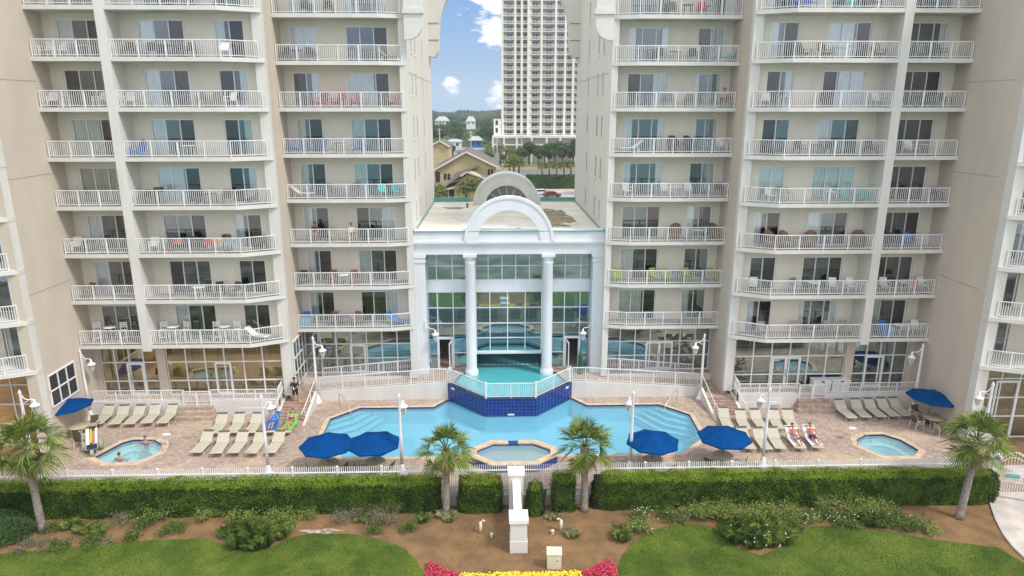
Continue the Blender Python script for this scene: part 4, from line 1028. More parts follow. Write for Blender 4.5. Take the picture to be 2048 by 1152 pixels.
# raised spa at the front of the pool
sp = empty('raised_spa', (0, 36.4, 0), 'raised blue tiled spa pool with stone coping in front of the main pool', 'spa', wbase=True)
SO = [(-2.62, 36.95), (-1.35, 37.95), (1.35, 37.95), (2.62, 36.95), (2.55, 36.0), (1.3, 34.95), (-1.3, 34.95), (-2.55, 36.0)]
SI = inset(SO, .42)
m = MB(); n = len(SO)
for i in range(n):
    a, b = SO[i], SO[(i + 1) % n]; q, p = SI[i], SI[(i + 1) % n]
    m.m = 0; m.quad((*a, -1.2), (*b, -1.2), (*b, .42), (*a, .42)) if i == 3 or i > 3 or True else None
    m.quad((*p, -.4), (*q, -.4), (*q, .42), (*p, .42))
m.build('tiled_wall', bluetile, sp)
m = MB()
for i in range(n):
    a, b = SO[i], SO[(i + 1) % n]; q, p = SI[i], SI[(i + 1) % n]
    if i == 1:
        for (u0, u1) in ((0, .38), (.62, 1)):
            L_ = lambda A, B, t: (A[0] + (B[0] - A[0]) * t, A[1] + (B[1] - A[1]) * t)
            w_ = [L_(a, b, u0), L_(a, b, u1), L_(q, p, u1), L_(q, p, u0)]; m.prism(w_, .42, .50)
    else: m.prism([a, b, p, q], .42, .50)
m.build('coping', coping, sp)
m = MB(); m.poly(inset(SO, .41), [], -.4); m.build('floor', tubplaster, sp)
m = MB(); m.poly(inset(SO, .415), [], .33); m.build('water', tubwater, sp)
m = MB(); m.box(-.33, .33, 37.5, 37.98, .415, .43); m.build('spillway', bluetile, sp)
# beach wheelchair with balloon tyres
o = empty('beach_wheelchair', (-25.35, 38.1, 0), 'beach wheelchair with yellow and white seat and fat grey tyres beside the left hot tub', 'wheelchair', rz=R(25))
grt = plain('balloon_tyre', (.34, .36, .24), .8); yel = plain('seat_yellow', (.80, .48, .02), .6)
for s in (-1, 1):
    m = MB(); m.tube([(s * .42 - .12, .25, .32), (s * .42 + .12, .25, .32)], .32, 14); m.build('wheel', grt, o, bevel=.05)
m = MB(); m.tube([(-.1, -.6, .2), (.1, -.6, .2)], .2, 12); m.build('wheel', grt, o, bevel=.03)
m = MB(); m.bar((0, .55, 1.15), (0, -.15, .55), .5, .06, (1, 0, 0)); m.build('backrest', yel, o)
m = MB(); m.bar((-.2, .62, 1.25), (-.2, -.15, .55), .16, .12); m.bar((.25, .65, 1.2), (.25, -.1, .55), .14, .1); m.build('cushion', cwhite, o)
m = MB(); m.box(-.25, .25, -.5, -.05, .42, .5); m.box(-.22, .22, -.75, -.5, .25, .3); m.build('seat', plain('seat_navy', (.02, .03, .09), .7), o)
m = MB(); m.tube([(-.3, .6, 1.2), (-.3, -.5, .4), (.3, -.5, .4), (.3, .6, 1.2)], .025, 6); m.build('frame', chrome, o)
# storage boxes
for i, (x, lab) in enumerate(((21.6, 'white storage box on the right terrace, left of the pair'), (22.95, 'white storage box on the right terrace, right of the pair'))):
    o = empty('storage_box', (x, 43.75, 1.0), lab, 'storage box', 'white storage boxes')
    m = MB(); m.box(-.6, .6, -.32, .32, 0, .78); m.build('box_body', cwhite, o, bevel=.03)
    m = MB(); m.box(-.64, .64, -.36, .36, .79, .88); l = m.build('lid', cwhite, o, bevel=.03)
    m = MB(); m.box(-.1, .1, -.40, -.36, .76, .86); m.build('latch', barm, l)
m = MB(); m.box(-.4, .4, -.02, .02, -.25, .25); o = m.build('life_ring_board', cwhite); o.location = (18.3, 43.02, .55); tag(o, 'small white notice board on the right terrace wall', 'sign')
# ------------------------------------------------------------------ picket fence, gate
fo = empty('picket_fence', (0, 33, 0), 'long white picket fence between the pool deck and the clipped hedges', 'fence', wbase=True)
m = MB(); x = -28.4
while x < 25.9:
    m.box(x - .018, x + .018, 33.0, 33.035, .06, 1.6); x += .115
for z in (1.28, .16): m.box(-28.4, 25.9, 32.955, 33.0, z - .03, z + .03)
m.build('pickets', railw, fo)
x = -28.4
while x < 26:
    m = MB(); m.box(x - .04, x + .04, 32.96, 33.06, -.1, 1.58); m.box(x - .055, x + .055, 32.945, 33.075, 1.58, 1.63); m.build('post', railw, fo); x += 2.36
go = empty('garden_gate', (27, 32.6, 0), 'white metal gate with arched top and small sign at the right edge', 'gate', wbase=True)
m = MB()
for (x, y) in ((26.0, 32.75), (27.75, 32.1)): m.box(x - .06, x + .06, y - .06, y + .06, GZ, 2.35)
m.build('post', railw, go)
m = MB(); A = Vector((26.08, 32.72, -.5)); B = Vector((27.67, 32.13, -.5)); U = Vector((0, 0, 1))
for z in (.08, .95, 1.75): m.bar(A + U * z, B + U * z, .045, .05)
for i in range(15):
    p = A.lerp(B, i / 14); h = 1.75 if i else 1.75; m.bar(p, p + U * h, .025)
pts = [A.lerp(B, t) + U * (1.95 + .75 * math.sin(math.pi * t)) for t in [i / 12 for i in range(13)]]; m.tube(pts, .03, 6)
pts2 = [A.lerp(B, t) + U * (1.75 + .65 * math.sin(math.pi * t)) for t in [i / 12 for i in range(13)]]; m.tube(pts2, .022, 6)
for i in range(1, 12, 1): m.bar(A.lerp(B, i / 12) + U * 1.75, pts[i], .018)
m.build('gate_leaf', railw, go)
m = MB(); p = A.lerp(B, .5) + Vector((-.02, -.06, 1.35)); d = (B - A).normalized(); q0 = p - d * .38; q1 = p + d * .38; m.bar(q0, q1, .03, .34); sg = m.build('sign_panel', cwhite, go)
m = MB(); m.bar(q0 - Vector((.01, .02, .05)) + d * .04, q1 - Vector((.01, .02, .05)) - d * .04, .03, .13); m2 = m.build('sign_band', plain('sign_green', (.10, .42, .36), .5), sg); m2.location = (0, 0, 0)
m = MB()
for z in (.1, .06): m.bar(q0 + Vector((-.01, -.02, z)) + d * .08, q1 + Vector((-.01, -.02, z)) - d * .08, .028, .012)
m.build('sign_lines', teal, sg).location = (0, 0, 0)
# fence return behind the right gate
fo2 = empty('side_fence', (28, 35, 0), 'white railing running back from the gate at the right edge', 'fence', wbase=True)
m = MB(); railing(m, [(26.05, 32.85), (28.4, 35.2), (28.4, 38.0)], 1.4, [0, 0, 0], sp=.115, post=1.6); m.build('rail_panel', railw, fo2)
# ------------------------------------------------------------------ people
SKIN = {'fair': (.52, .29, .20), 'red': (.50, .16, .11), 'tan': (.40, .21, .13)}
SKM = {k: plain('skin_' + k, v, .6, .3) for k, v in SKIN.items()}
def skinmesh(name, V, E_, Rr, root, mat, parent, sub=2):
    me = bpy.data.meshes.new(name); me.from_pydata([tuple(v) for v in V], E_, []); me.materials.append(mat)
    o = bpy.data.objects.new(name, me); col.objects.link(o); o.parent = parent
    bm = bmesh.new(); bm.from_mesh(me); L = bm.verts.layers.skin.verify()
    for i, v in enumerate(bm.verts):
        r = Rr[i]; v[L].radius = (r, r) if not isinstance(r, tuple) else r; v[L].use_root = (i == root)
    bm.to_mesh(me); bm.free()
    md = o.modifiers.new('skin', 'SKIN'); md.use_smooth_shade = True; md.branch_smoothing = .6
    o.modifiers.new('sub', 'SUBSURF').levels = sub; o.modifiers['sub'].render_levels = sub
    return o
def person(loc, rz, J, skin, tops, hair, label, group=None, cap=None):
    """J: joints in local space (facing -y): pelvis waist chest neck head + l/r shoulder elbow wrist hip knee ankle"""
    o = empty('person', loc, label, 'person', group, rz)
    V = []; E_ = []; Rr = []; ix = {}
    def v(k, p, r, par=None):
        ix[k] = len(V); V.append(Vector(p)); Rr.append(r)
        if par is not None: E_.append((ix[par], ix[k]))
    P = {k: Vector(p) for k, p in J.items()}
    up = (P['head'] - P['neck']).normalized(); F_ = P.get('face', Vector((0, -1, 0)))
    if 'face' in P: F_ = P['face'].normalized()
    v('pelvis', P['pelvis'], (.15, .11)); v('waist', P['waist'], (.135, .10), 'pelvis'); v('chest', P['chest'], (.165, .115), 'waist')
    v('neckb', P['chest'].lerp(P['neck'], .7), (.075, .07), 'chest'); v('neck', P['neck'], .052, 'neckb')
    v('chin', P['neck'] + up * .07 + F_ * .02, (.062, .07), 'neck'); v('head', P['head'], (.078, .092), 'chin'); v('crown', P['head'] + up * .085 - F_ * .01, (.06, .07), 'head')
    for s in 'lr':
        if s + 'sh' not in P: continue
        v(s + 'sh', P[s + 'sh'], .058, 'chest'); v(s + 'ua', P[s + 'sh'].lerp(P[s + 'el'], .5), .047, s + 'sh'); v(s + 'el', P[s + 'el'], .038, s + 'ua')
        v(s + 'fa', P[s + 'el'].lerp(P[s + 'wr'], .4), .037, s + 'el'); v(s + 'wr', P[s + 'wr'], .025, s + 'fa')
        d = (P[s + 'wr'] - P[s + 'el']).normalized(); v(s + 'pm', P[s + 'wr'] + d * .07, (.034, .018), s + 'wr')
        sd = d.cross(up if abs(d.dot(up)) < .9 else Vector((1, 0, 0))).normalized(); crl = (P['waist'] - P[s + 'wr']).normalized()
        for q in range(4):
            b_ = P[s + 'wr'] + d * .095 + sd * (.027 - .018 * q); L1 = (.040, .045, .042, .034)[q]
            v(s + 'f%d' % q, b_ + d * L1 * .6, .009, s + 'pm'); v(s + 'g%d' % q, b_ + d * L1 * 1.2 + crl * .018, .008, s + 'f%d' % q)
        v(s + 'th', P[s + 'wr'] + d * .05 + sd * .045 + crl * .01, .010, s + 'pm'); v(s + 'ti', P[s + 'wr'] + d * .08 + sd * .055 + crl * .02, .008, s + 'th')
    for s in 'lr':
        if s + 'hp' not in P: continue
        v(s + 'hp', P[s + 'hp'], .09, 'pelvis'); v(s + 'tg', P[s + 'hp'].lerp(P[s + 'kn'], .5), .076, s + 'hp'); v(s + 'kn', P[s + 'kn'], .055, s + 'tg')
        v(s + 'cf', P[s + 'kn'].lerp(P[s + 'an'], .35), .056, s + 'kn'); v(s + 'an', P[s + 'an'], .036, s + 'cf')
        d = (P[s + 'an'] - P[s + 'kn']).normalized(); ft = P.get(s + 'ft', P[s + 'an'] + Vector((0, -.15, -.06)))
        v(s + 'ft', ft, (.04, .028), s + 'an')
    skinmesh('body', V, E_, Rr, 0, SKM[skin], o)
    # hair, face
    hd = P['head']; r3 = F_.cross(up).normalized()
    hm = MB(); c = hd + up * .045 - F_ * .015
    for i in range(5):
        th0 = i / 5 * R(105)
    rings = []
    for i in range(7):
        th = i / 6 * R(108); ring_ = []
        for k in range(12):
            a = k * math.pi / 6; rr = .102; p = c + up * (math.cos(th) * rr * 1.05) + (r3 * math.cos(a) * .92 + F_ * math.sin(a) * (1.0 if math.sin(a) < 0 else .93)) * math.sin(th) * rr
            if math.sin(a) > .3 and th > R(62): p = p - F_ * .02 + up * (.03 + .02 * (i - 3))
            ring_.append(tuple(p))
        rings.append(ring_)
    vs = [p for r_ in rings for p in r_]; hm.smooth = True
    hm.add(vs, [(i * 12 + k, i * 12 + (k + 1) % 12, (i + 1) * 12 + (k + 1) % 12, (i + 1) * 12 + k) for i in range(6) for k in range(12)])
    hm.build('hair', hair, o)
    for s in (-1, 1):
        e = MB(); q = hd + F_ * .083 + r3 * s * .032 + up * .012; e.lathe([(.004, -.006), (.011, 0), (.004, .006)], tuple(q), 8); e.build('eye', MATS['dark_window'], o)
    e = MB(); q = hd + F_ * .092 - up * .02; e.tube([hd + F_ * .08 + up * .01, q + F_ * .008, q - F_ * .02 - up * .008], [.006, .014, .006], 6); e.build('nose', SKM[skin], o)
    e = MB(); q = hd + F_ * .078 - up * .05; e.tube([q - r3 * .022, q + F_ * .006, q + r3 * .022], .006, 5); e.build('mouth', MATS['c_rust'], o)
    for nm, keys, infl, mat in tops:
        idx = {}; V2 = []; R2 = []; E2 = []
        for (a, b) in [(a, b) for (a, b) in E_]:
            pass
        names = {i: k for k, i in ix.items()}
        for k in keys:
            if k not in ix: continue
            idx[k] = len(V2); V2.append(V[ix[k]]); r = Rr[ix[k]]; R2.append(tuple(x + infl for x in r) if isinstance(r, tuple) else r + infl)
        for (a, b) in E_:
            if names[a] in idx and names[b] in idx: E2.append((idx[names[a]], idx[names[b]]))
        skinmesh(nm, V2, E2, R2, 0, mat, o)
    if cap:
        m_ = MB(); c = hd + up * .06; 
        m_.smooth = True
        vs = []
        for i in range(5):
            th = i / 4 * R(85)
            for k in range(12):
                a = k * math.pi / 6; vs.append(tuple(c + up * math.cos(th) * .105 + (r3 * math.cos(a) + F_ * math.sin(a)) * math.sin(th) * .112))
        m_.add(vs, [(i * 12 + k, i * 12 + (k + 1) % 12, (i + 1) * 12 + (k + 1) % 12, (i + 1) * 12 + k) for i in range(4) for k in range(12)])
        m_.bar(c + F_ * .09 - r3 * 0, c + F_ * .19 - up * .01, .12, .012, tuple(up)); m_.build('cap', cap, o)
    return o
blk = plain('cloth_black', (.015, .015, .02), .8); hairb = plain('hair_brown', (.08, .045, .025), .6); hairg = plain('hair_blond', (.38, .27, .14), .6); hairr = plain('hair_grey', (.3, .28, .26), .6)
STAND = dict(pelvis=(0, 0, .95), waist=(0, 0, 1.1), chest=(0, 0, 1.33), neck=(0, -.01, 1.52), head=(0, -.03, 1.66), lsh=(.19, 0, 1.42), lel=(.25, -.02, 1.14), lwr=(.10, -.22, 1.08), rsh=(-.19, 0, 1.42), rel=(-.26, -.02, 1.14), rwr=(-.10, -.24, 1.05),
             lhp=(.10, 0, .9), lkn=(.11, -.02, .5), lan=(.12, .03, .09), lft=(.13, -.12, .035), rhp=(-.10, 0, .9), rkn=(-.11, -.04, .5), ran=(-.12, 0, .09), rft=(-.14, -.15, .035))
TOPK = ['pelvis', 'waist', 'chest', 'neckb', 'lsh', 'lua', 'rsh', 'rua']; SH = ['pelvis', 'lhp', 'ltg', 'rhp', 'rtg']
person((-14.72, 43.75, .62), R(12), STAND, 'tan', [('shirt', ['waist', 'pelvis', 'chest', 'neckb', 'lsh', 'lua', 'lel', 'rsh', 'rua', 'rel'], .02, blk), ('shorts', ['pelvis', 'lhp', 'ltg', 'lkn', 'rhp', 'rtg', 'rkn'], .025, blk)], hairb, 'person in black shirt, shorts and cap standing on the left stairs', cap=blk)
m = MB(); m.lathe([(.035, 0), (.035, .2), (.015, .23)], (0, 0, 0), 10); mo = m.build('water_bottle', cwhite); mo.location = (-14.72, 43.45, 1.6); tag(mo, 'small white bottle held by the person in black', 'bottle')
# lying back on a lounger: head towards +y
REC = dict(pelvis=(0, .12, .50), waist=(0, .27, .58), chest=(0, .47, .74), neck=(0, .62, .90), head=(0, .69, 1.03), face=(0, -.75, .66), lsh=(.18, .52, .82), lel=(.27, .28, .64), lwr=(.10, .10, .66), rsh=(-.18, .52, .82), rel=(-.27, .28, .64), rwr=(-.10, .12, .66),
           lhp=(.10, .06, .49), lkn=(.12, -.36, .60), lan=(.10, -.78, .45), lft=(.10, -.84, .56), rhp=(-.10, .06, .49), rkn=(-.10, -.38, .50), ran=(-.08, -.82, .44), rft=(-.08, -.88, .56))
swb = plain('swim_pattern', (.35, .4, .5), .7); swn = plain('swim_navy', (.03, .05, .14), .7); blu = COL['blue']; purp = plain('swim_purple', (.10, .04, .07), .7)
person((17.36, 37.72, 0), R(-3), REC, 'red', [('bikini_top', ['chest', 'waist'], .012, swb), ('shorts', SH, .012, swb)], hairb, 'sunburnt person in patterned swimwear on the left white towel lounger')
person((18.48, 37.78, 0), R(-4), REC, 'red', [('shorts', SH, .02, swn)], hairr, 'sunburnt bare chested person in dark trunks on the right white towel lounger')
person((-15.4, 40.75, 0), R(3), REC, 'fair', [('shirt', TOPK, .02, blu), ('shorts', SH, .015, blu)], hairb, 'person in blue shirt and cap on the blue towel lounger', cap=plain('cap_navy', (.02, .03, .1), .7))
person((-14.3, 40.72, 0), R(-3), REC, 'fair', [('swimsuit', ['pelvis', 'waist', 'chest'], .015, purp)], plain('hair_red', (.3, .06, .03), .6), 'person in dark swimsuit on the lime green towel lounger')
SOAK = dict(pelvis=(0, 0, -.35), waist=(0, 0, -.2), chest=(0, 0, .02), neck=(0, 0, .21), head=(0, -.02, .35), lsh=(.19, 0, .11), lel=(.38, -.1, -.02), lwr=(.42, -.3, -.05), rsh=(-.19, 0, .11), rel=(-.38, -.1, -.02), rwr=(-.42, -.3, -.05),
            lhp=(.1, -.05, -.38), lkn=(.14, -.45, -.35), lan=(.12, -.5, -.75), rhp=(-.1, -.05, -.38), rkn=(-.14, -.45, -.35), ran=(-.12, -.5, -.75))
person((-22.75, 39.15, 0), 0, SOAK, 'fair', [('swimsuit', ['chest', 'waist', 'pelvis'], .012, swn)], hairb, 'person soaking at the far side of the left hot tub')
person((-23.25, 37.05, 0), R(175), SOAK, 'fair', [('shorts', SH, .012, swn)], hairb, 'person soaking with back turned at the near side of the left hot tub')
SIT = dict(pelvis=(0, .02, .50), waist=(0, .05, .64), chest=(0, .08, .86), neck=(0, .06, 1.03), head=(0, .02, 1.16), lsh=(.18, .07, .95), lel=(.27, -.04, .70), lwr=(.14, -.22, .66), rsh=(-.18, .07, .95), rel=(-.27, -.04, .70), rwr=(-.14, -.22, .66),
           lhp=(.1, -.02, .50), lkn=(.13, -.42, .53), lan=(.13, -.45, .1), lft=(.13, -.6, .04), rhp=(-.1, -.02, .50), rkn=(-.13, -.42, .53), ran=(-.13, -.45, .1), rft=(-.13, -.6, .04))
for (x, y, k, lab, sh_, hr) in ((-13.4, 46.85, 2, 'person in dark top seated on the middle left tower balcony beside the white hall roof', blk, hairb), (-10.9, 46.85, 2, 'person in pale top seated right of another on a left tower balcony', cwhite, hairg), (14.35, 46.85, 5, 'person in white and pink seated on an upper right tower balcony', plain('shirt_pink', (.6, .4, .38), .8), hairb)):
    person((x, y, ZB[k] + .25), 0, SIT, 'fair', [('shirt', TOPK, .02, sh_), ('shorts', SH, .02, blk)], hr, lab)

# ------------------------------------------------------------------ balcony furniture
def seatback(m, w_, d, zs, zt, rec=.12):
    m.box(-w_, w_, -d, d, zs, zs + .04)
PR = {}
def adir(c):
    r0 = empty('adirondack_chair', (0, 0, 0), 'x', 'chair'); mt = COL[c]
    m = MB(); m.add([(-.27, -.38, .38), (.27, -.38, .38), (.27, .2, .26), (-.27, .2, .26), (-.27, -.38, .35), (.27, -.38, .35), (.27, .2, .23), (-.27, .2, .23)], [(0, 1, 2, 3), (7, 6, 5, 4), (0, 4, 5, 1), (2, 6, 7, 3), (0, 3, 7, 4), (1, 5, 6, 2)]); m.build('seat', mt, r0)
    m = MB()
    for i in range(6):
        x = -.24 + i * .096; t = 1.02 - abs(i - 2.5) ** 2 * .018; m.bar((x, .16, .25), (x * 1.15, .42, t), .085, .02, (1, 0, 0))
    m.build('backrest', mt, r0)
    for s in (-1, 1):
        m = MB(); m.bar((s * .34, -.42, .56), (s * .34, .32, .58), .13, .025); m.build('armrest', mt, r0)
        m = MB(); m.bar((s * .31, -.36, .55), (s * .31, -.36, 0), .09, .03); m.build('leg', mt, r0)
        m = MB(); m.bar((s * .29, -.3, .36), (s * .29, .5, .02), .09, .03); m.build('leg', mt, r0)
    return r0
def wick(c):
    r0 = empty('wicker_chair', (0, 0, 0), 'x', 'chair'); mt = COL[c]
    m = MB(); m.lathe([(.30, .12), (.36, .4), (.34, .44)], n=14); m.build('seat', mt, r0)
    m = MB(); n = 12
    vs = []
    for i in range(n + 1):
        a = R(-10 + 200 * i / n); h = .62 + .5 * math.sin(max(0, min(math.pi, math.pi * i / n))); vs += [(.38 * math.cos(a), .36 * math.sin(a), .36), (.42 * math.cos(a), .42 * math.sin(a), h)]
    m.add(vs, [(2 * i, 2 * i + 2, 2 * i + 3, 2 * i + 1) for i in range(n)]); m.add([(v[0] * .9, v[1] * .9, v[2]) for v in vs], [(2 * i + 1, 2 * i + 3, 2 * i + 2, 2 * i) for i in range(n)]); m.build('backrest', mt, r0)
    for s in (-1, 1):
        for y in (-.22, .22): m = MB(); m.bar((s * .22, y, .14), (s * .25, y * 1.1, 0), .05); m.build('leg', mt, r0)
    return r0
def highc(c):
    r0 = empty('high_chair', (0, 0, 0), 'x', 'chair'); mt = COL[c]
    m = MB(); m.box(-.22, .22, -.2, .2, .74, .78); m.build('seat', mt, r0)
    m = MB(); m.bar((-.2, .19, .75), (-.2, .25, 1.28), .05); m.bar((.2, .19, .75), (.2, .25, 1.28), .05)
    for z in (.95, 1.08, 1.21): m.bar((-.2, .22, z), (.2, .22, z), .03, .08)
    m.build('backrest', mt, r0)
    for sx in (-1, 1):
        for sy in (-1, 1): m = MB(); m.bar((sx * .19, sy * .17, .75), (sx * .24, sy * .24, 0), .05); m.build('leg', mt, r0)
    m = MB(); m.bar((-.22, -.22, .3), (.22, -.22, .3), .04); m.build('footrest', mt, r0)
    return r0
def grill(c):
    r0 = empty('electric_grill', (0, 0, 0), 'x', 'grill'); mt = COL['dark']
    m = MB(); m.box(-.25, .25, -.2, .2, .78, .9); m.build('firebox', mt, r0, bevel=.02)
    m = MB(); m.box(-.25, .25, -.2, .2, .905, 1.08); m.build('lid', mt, r0, bevel=.06)
    m = MB(); m.box(-.2, .2, -.16, .16, .05, .09)
    for sx in (-1, 1):
        for sy in (-1, 1): m.box(sx * .2 - .02, sx * .2 + .02, sy * .15 - .02, sy * .15 + .02, 0, .78)
    m.build('stand', mt, r0); return r0
def chaise(c):
    r0 = empty('chaise_longue', (0, 0, 0), 'x', 'lounger')
    m = MB(); sling(m, [(-.9, .34), (.1, .35)], .29); m.build('seat', COL[c], r0)
    m = MB(); sling(m, [(.12, .36), (.75, .86)], .29); m.build('backrest', COL[c], r0)
    for sy in (-.75, .35):
        for sx in (-1, 1): m = MB(); m.bar((sx * .28, sy, .34), (sx * .29, sy, 0), .04); m.build('leg', COL['white'] if c != 'teal' else COL[c], r0)
    return r0
def proto(kind, c):
    if (kind, c) not in PR:
        mt = COL[c]
        PR[kind, c] = {'adirondack': lambda: adir(c), 'wicker': lambda: wick(c), 'highchair': lambda: highc(c), 'grill': lambda: grill(c), 'chaise': lambda: chaise(c),
                       'chair': lambda: chair_proto(mt, mt, mt, 'balcony_chair'), 'table': lambda: table_proto(mt, mt, .42, .68, 'balcony_table'), 'hightable': lambda: table_proto(mt, mt, .4, 1.02, 'high_table')}[kind]()
        o = PR[kind, c]; return o, None
    return PR[kind, c], list(PR[kind, c].children)
FURN = """A0:highchair:white:-27.3 A0:hightable:white:-26.4 A0:highchair:white:-25.6 A1:chair:brown:-27.4 A2:chair:white:-27.7 A2:table:dark:-26.9 A3:chair:tan:-27.4 A5:chair:white:-27.7 A5:table:white:-26.9 A5:chair:white:-24.9 A6:chair:white:-27.6 A6:table:white:-25.3 A6:chair:white:-26.8
B0:highchair:white:-23.0 B0:hightable:white:-22.3 B0:highchair:white:-21.6 B0:highchair:white:-19.5 B0:hightable:white:-18.9 B0:highchair:white:-18.2 B0:chaise:white:-16.9 B1:chair:dark:-19 B1:chair:dark:-18 B1:table:white:-20.3 B2:chair:dark:-21.6 B2:chair:dark:-20.4 B2:table:dark:-19.4 B2:grill:dark:-18.2 B2:chair:white:-22.8 B2:chair:dark:-16.2 B3:chair:dark:-23 B3:grill:dark:-22.1 B3:table:dark:-18.9 B3:chair:dark:-19.8 B3:chair:dark:-17.9 B3:chair:grey:-16.5 B4:adirondack:blue:-23.0 B4:table:white:-19.9 B5:chair:white:-23.1 B5:chair:grey:-18.9 B5:chair:grey:-18.0 B5:chair:white:-17.1 B6:chair:dark:-22.8 B6:chair:dark:-21.4 B6:table:dark:-20.3 B6:chair:dark:-19.2 B6:chair:white:-17.1
C0:chair:blue:-14.4 C0:chair:brown:-12.5 C0:table:dark:-11.7 C0:chair:brown:-10.9 C0:chaise:blue:-8 C1:chair:rust:-12.4 C1:table:white:-11.6 C1:chair:rust:-10.8 C1:chair:dark:-14.4 C2:chair:dark:-13.4 C2:chair:tan:-12.2 C2:chair:tan:-10.9 C2:chair:dark:-9.8 C3:chaise:white:-14.1 C3:chair:grey:-12.4 C3:table:grey:-11.5 C3:chair:grey:-10.6 C3:chair:teal:-8.6 C3:chair:teal:-7.7 C4:adirondack:blue:-14.4 C4:adirondack:blue:-12.6 C4:table:dark:-11.3 C4:adirondack:blue:-10.1 C5:adirondack:red:-12.3 C5:adirondack:red:-11.2 C5:adirondack:red:-10.1 C5:adirondack:salmon:-7.6 C6:chair:dark:-14.5 C6:table:dark:-13.7 C6:chair:dark:-12.9 C6:chaise:tan:-7.8
D1:chair:lime:7.7 D1:chair:lime:10.3 D1:chair:lime:11.1 D1:table:grey:11.9 D1:chair:lime:12.7 D1:chair:lime:14.5 D2:wicker:brown:11.6 D2:wicker:brown:14.4 D2:table:white:13.2 D3:chair:white:8.1 D3:chair:white:10.7 D3:table:white:11.5 D3:chair:white:12.3 D3:chair:dark:14.5 D4:chaise:white:8.3 D4:wicker:dark:11.1 D4:wicker:dark:12.2 D4:chair:white:14.4 D5:chair:grey:10.7 D5:chair:grey:12 D5:chair:dark:14.35 D6:chair:dark:9.8 D6:table:dark:10.9 D6:chair:dark:12.1 D6:chaise:teal:14.3
E0:chair:tan:17.1 E0:chair:tan:19.4 E0:table:grey:20.5 E0:chair:tan:21.6 E0:chair:tan:22.9 E1:chair:grey:19.1 E1:table:white:20.3 E1:chair:white:22.8 E1:chair:white:16.3 E1:chair:white:21.6 E2:wicker:brown:17.0 E2:wicker:brown:18.0 E2:wicker:brown:19.7 E2:wicker:brown:22.9 E2:table:dark:18.9 E3:chair:teal:21.7 E3:chair:teal:22.9 E3:chair:white:16.9 E3:chair:tan:17.9 E3:table:white:20.7 E4:chair:dark:16.4 E4:chair:dark:18.4 E4:table:dark:19.4 E4:chair:dark:20.4 E4:chair:dark:23.0 E5:chair:white:16.0 E5:table:white:17.1 E5:chair:dark:19.7 E5:chair:white:23 E6:adirondack:brown:17.9 E6:adirondack:brown:19.3 E6:table:white:20.2 E6:adirondack:brown:22.6
F0:chair:blue:25.4 F0:chair:white:27.7 F0:table:white:26.6 F1:chair:white:25.1 F1:table:white:26.4 F1:chair:white:27.7 F2:chair:blue:26.2 F2:table:white:27.1 F2:chair:dark:25.2 F3:chair:dark:26.1 F3:chair:dark:27.6 F4:table:white:26.5 F4:chair:white:25.5 F5:chair:dark:25.5 F5:chair:dark:27.3 F5:table:grey:26.4 F6:chair:grey:25.2 F6:chair:dark:26.5 B7:chair:dark:-21 B7:table:dark:-20 B7:chair:dark:-19 C7:chair:dark:-13 C7:chair:dark:-11.5 D7:chair:dark:10.5 D7:table:dark:11.5 D7:chair:red:12.5 E7:chair:blue:17.2 E7:chair:blue:18.1 E7:chair:teal:20.6 E7:chair:dark:22 F7:chair:dark:25.5 F7:table:white:26.6"""
ORD = ['lowest', 'second', 'third', 'fourth', 'fifth', 'sixth', 'seventh', 'eighth']
BAYN = {'A': 'outer left', 'B': 'wide left', 'C': 'inner left', 'D': 'inner right', 'E': 'wide right', 'F': 'outer right'}
KN = {'chair': 'chair', 'adirondack': 'adirondack chair', 'wicker': 'wicker chair', 'highchair': 'high bar chair', 'hightable': 'high table', 'table': 'low table', 'grill': 'grill', 'chaise': 'chaise longue'}
items = []
for t in FURN.split():
    a, kd, c, x = t.split(':'); items.append((a[0], int(a[1]), kd, c, float(x)))
for (b, k, kd, c, x) in items:
    same = sorted(i[4] for i in items if i[:4] == (b, k, kd, c)); n = len(same)
    pos = ''
    if n > 1:
        j = same.index(x); pos = {0: 'leftmost ', n - 1: 'rightmost '}.get(j, 'middle ' if n == 3 else ['', 'second ', 'third '][min(j, 2)])
    o, kk = proto(kd, c)
    if kk is not None: o = copy_tree(o, kids=kk)
    yb = 43.65 if b in 'ABEF' else 46.85
    if b in 'BE' and abs(x) < 17: yb = 43.95
    if 'table' in kd: yb -= .05
    o.location = (x, yb + rnd.uniform(-.05, .05) + (0.05 if kd == 'chaise' else 0), ZB[k] + .25)
    o.rotation_euler = (0, 0, R(rnd.uniform(-25, 25)) if kd != 'chaise' else R(-75 if x > 0 else 75))
    if kd == 'chaise': o.location.y = (43.7 if b in 'ABEF' else 46.85)
    o['label'] = '%s%s %s on the %s balcony, %s row up' % (pos, c if c != 'rust' else 'rusty red', KN[kd], BAYN[b], ORD[k])
    o['category'] = 'table' if 'table' in kd else ('grill' if kd == 'grill' else 'chair' if kd != 'chaise' else 'lounger'); o['group'] = 'furniture on the balconies'
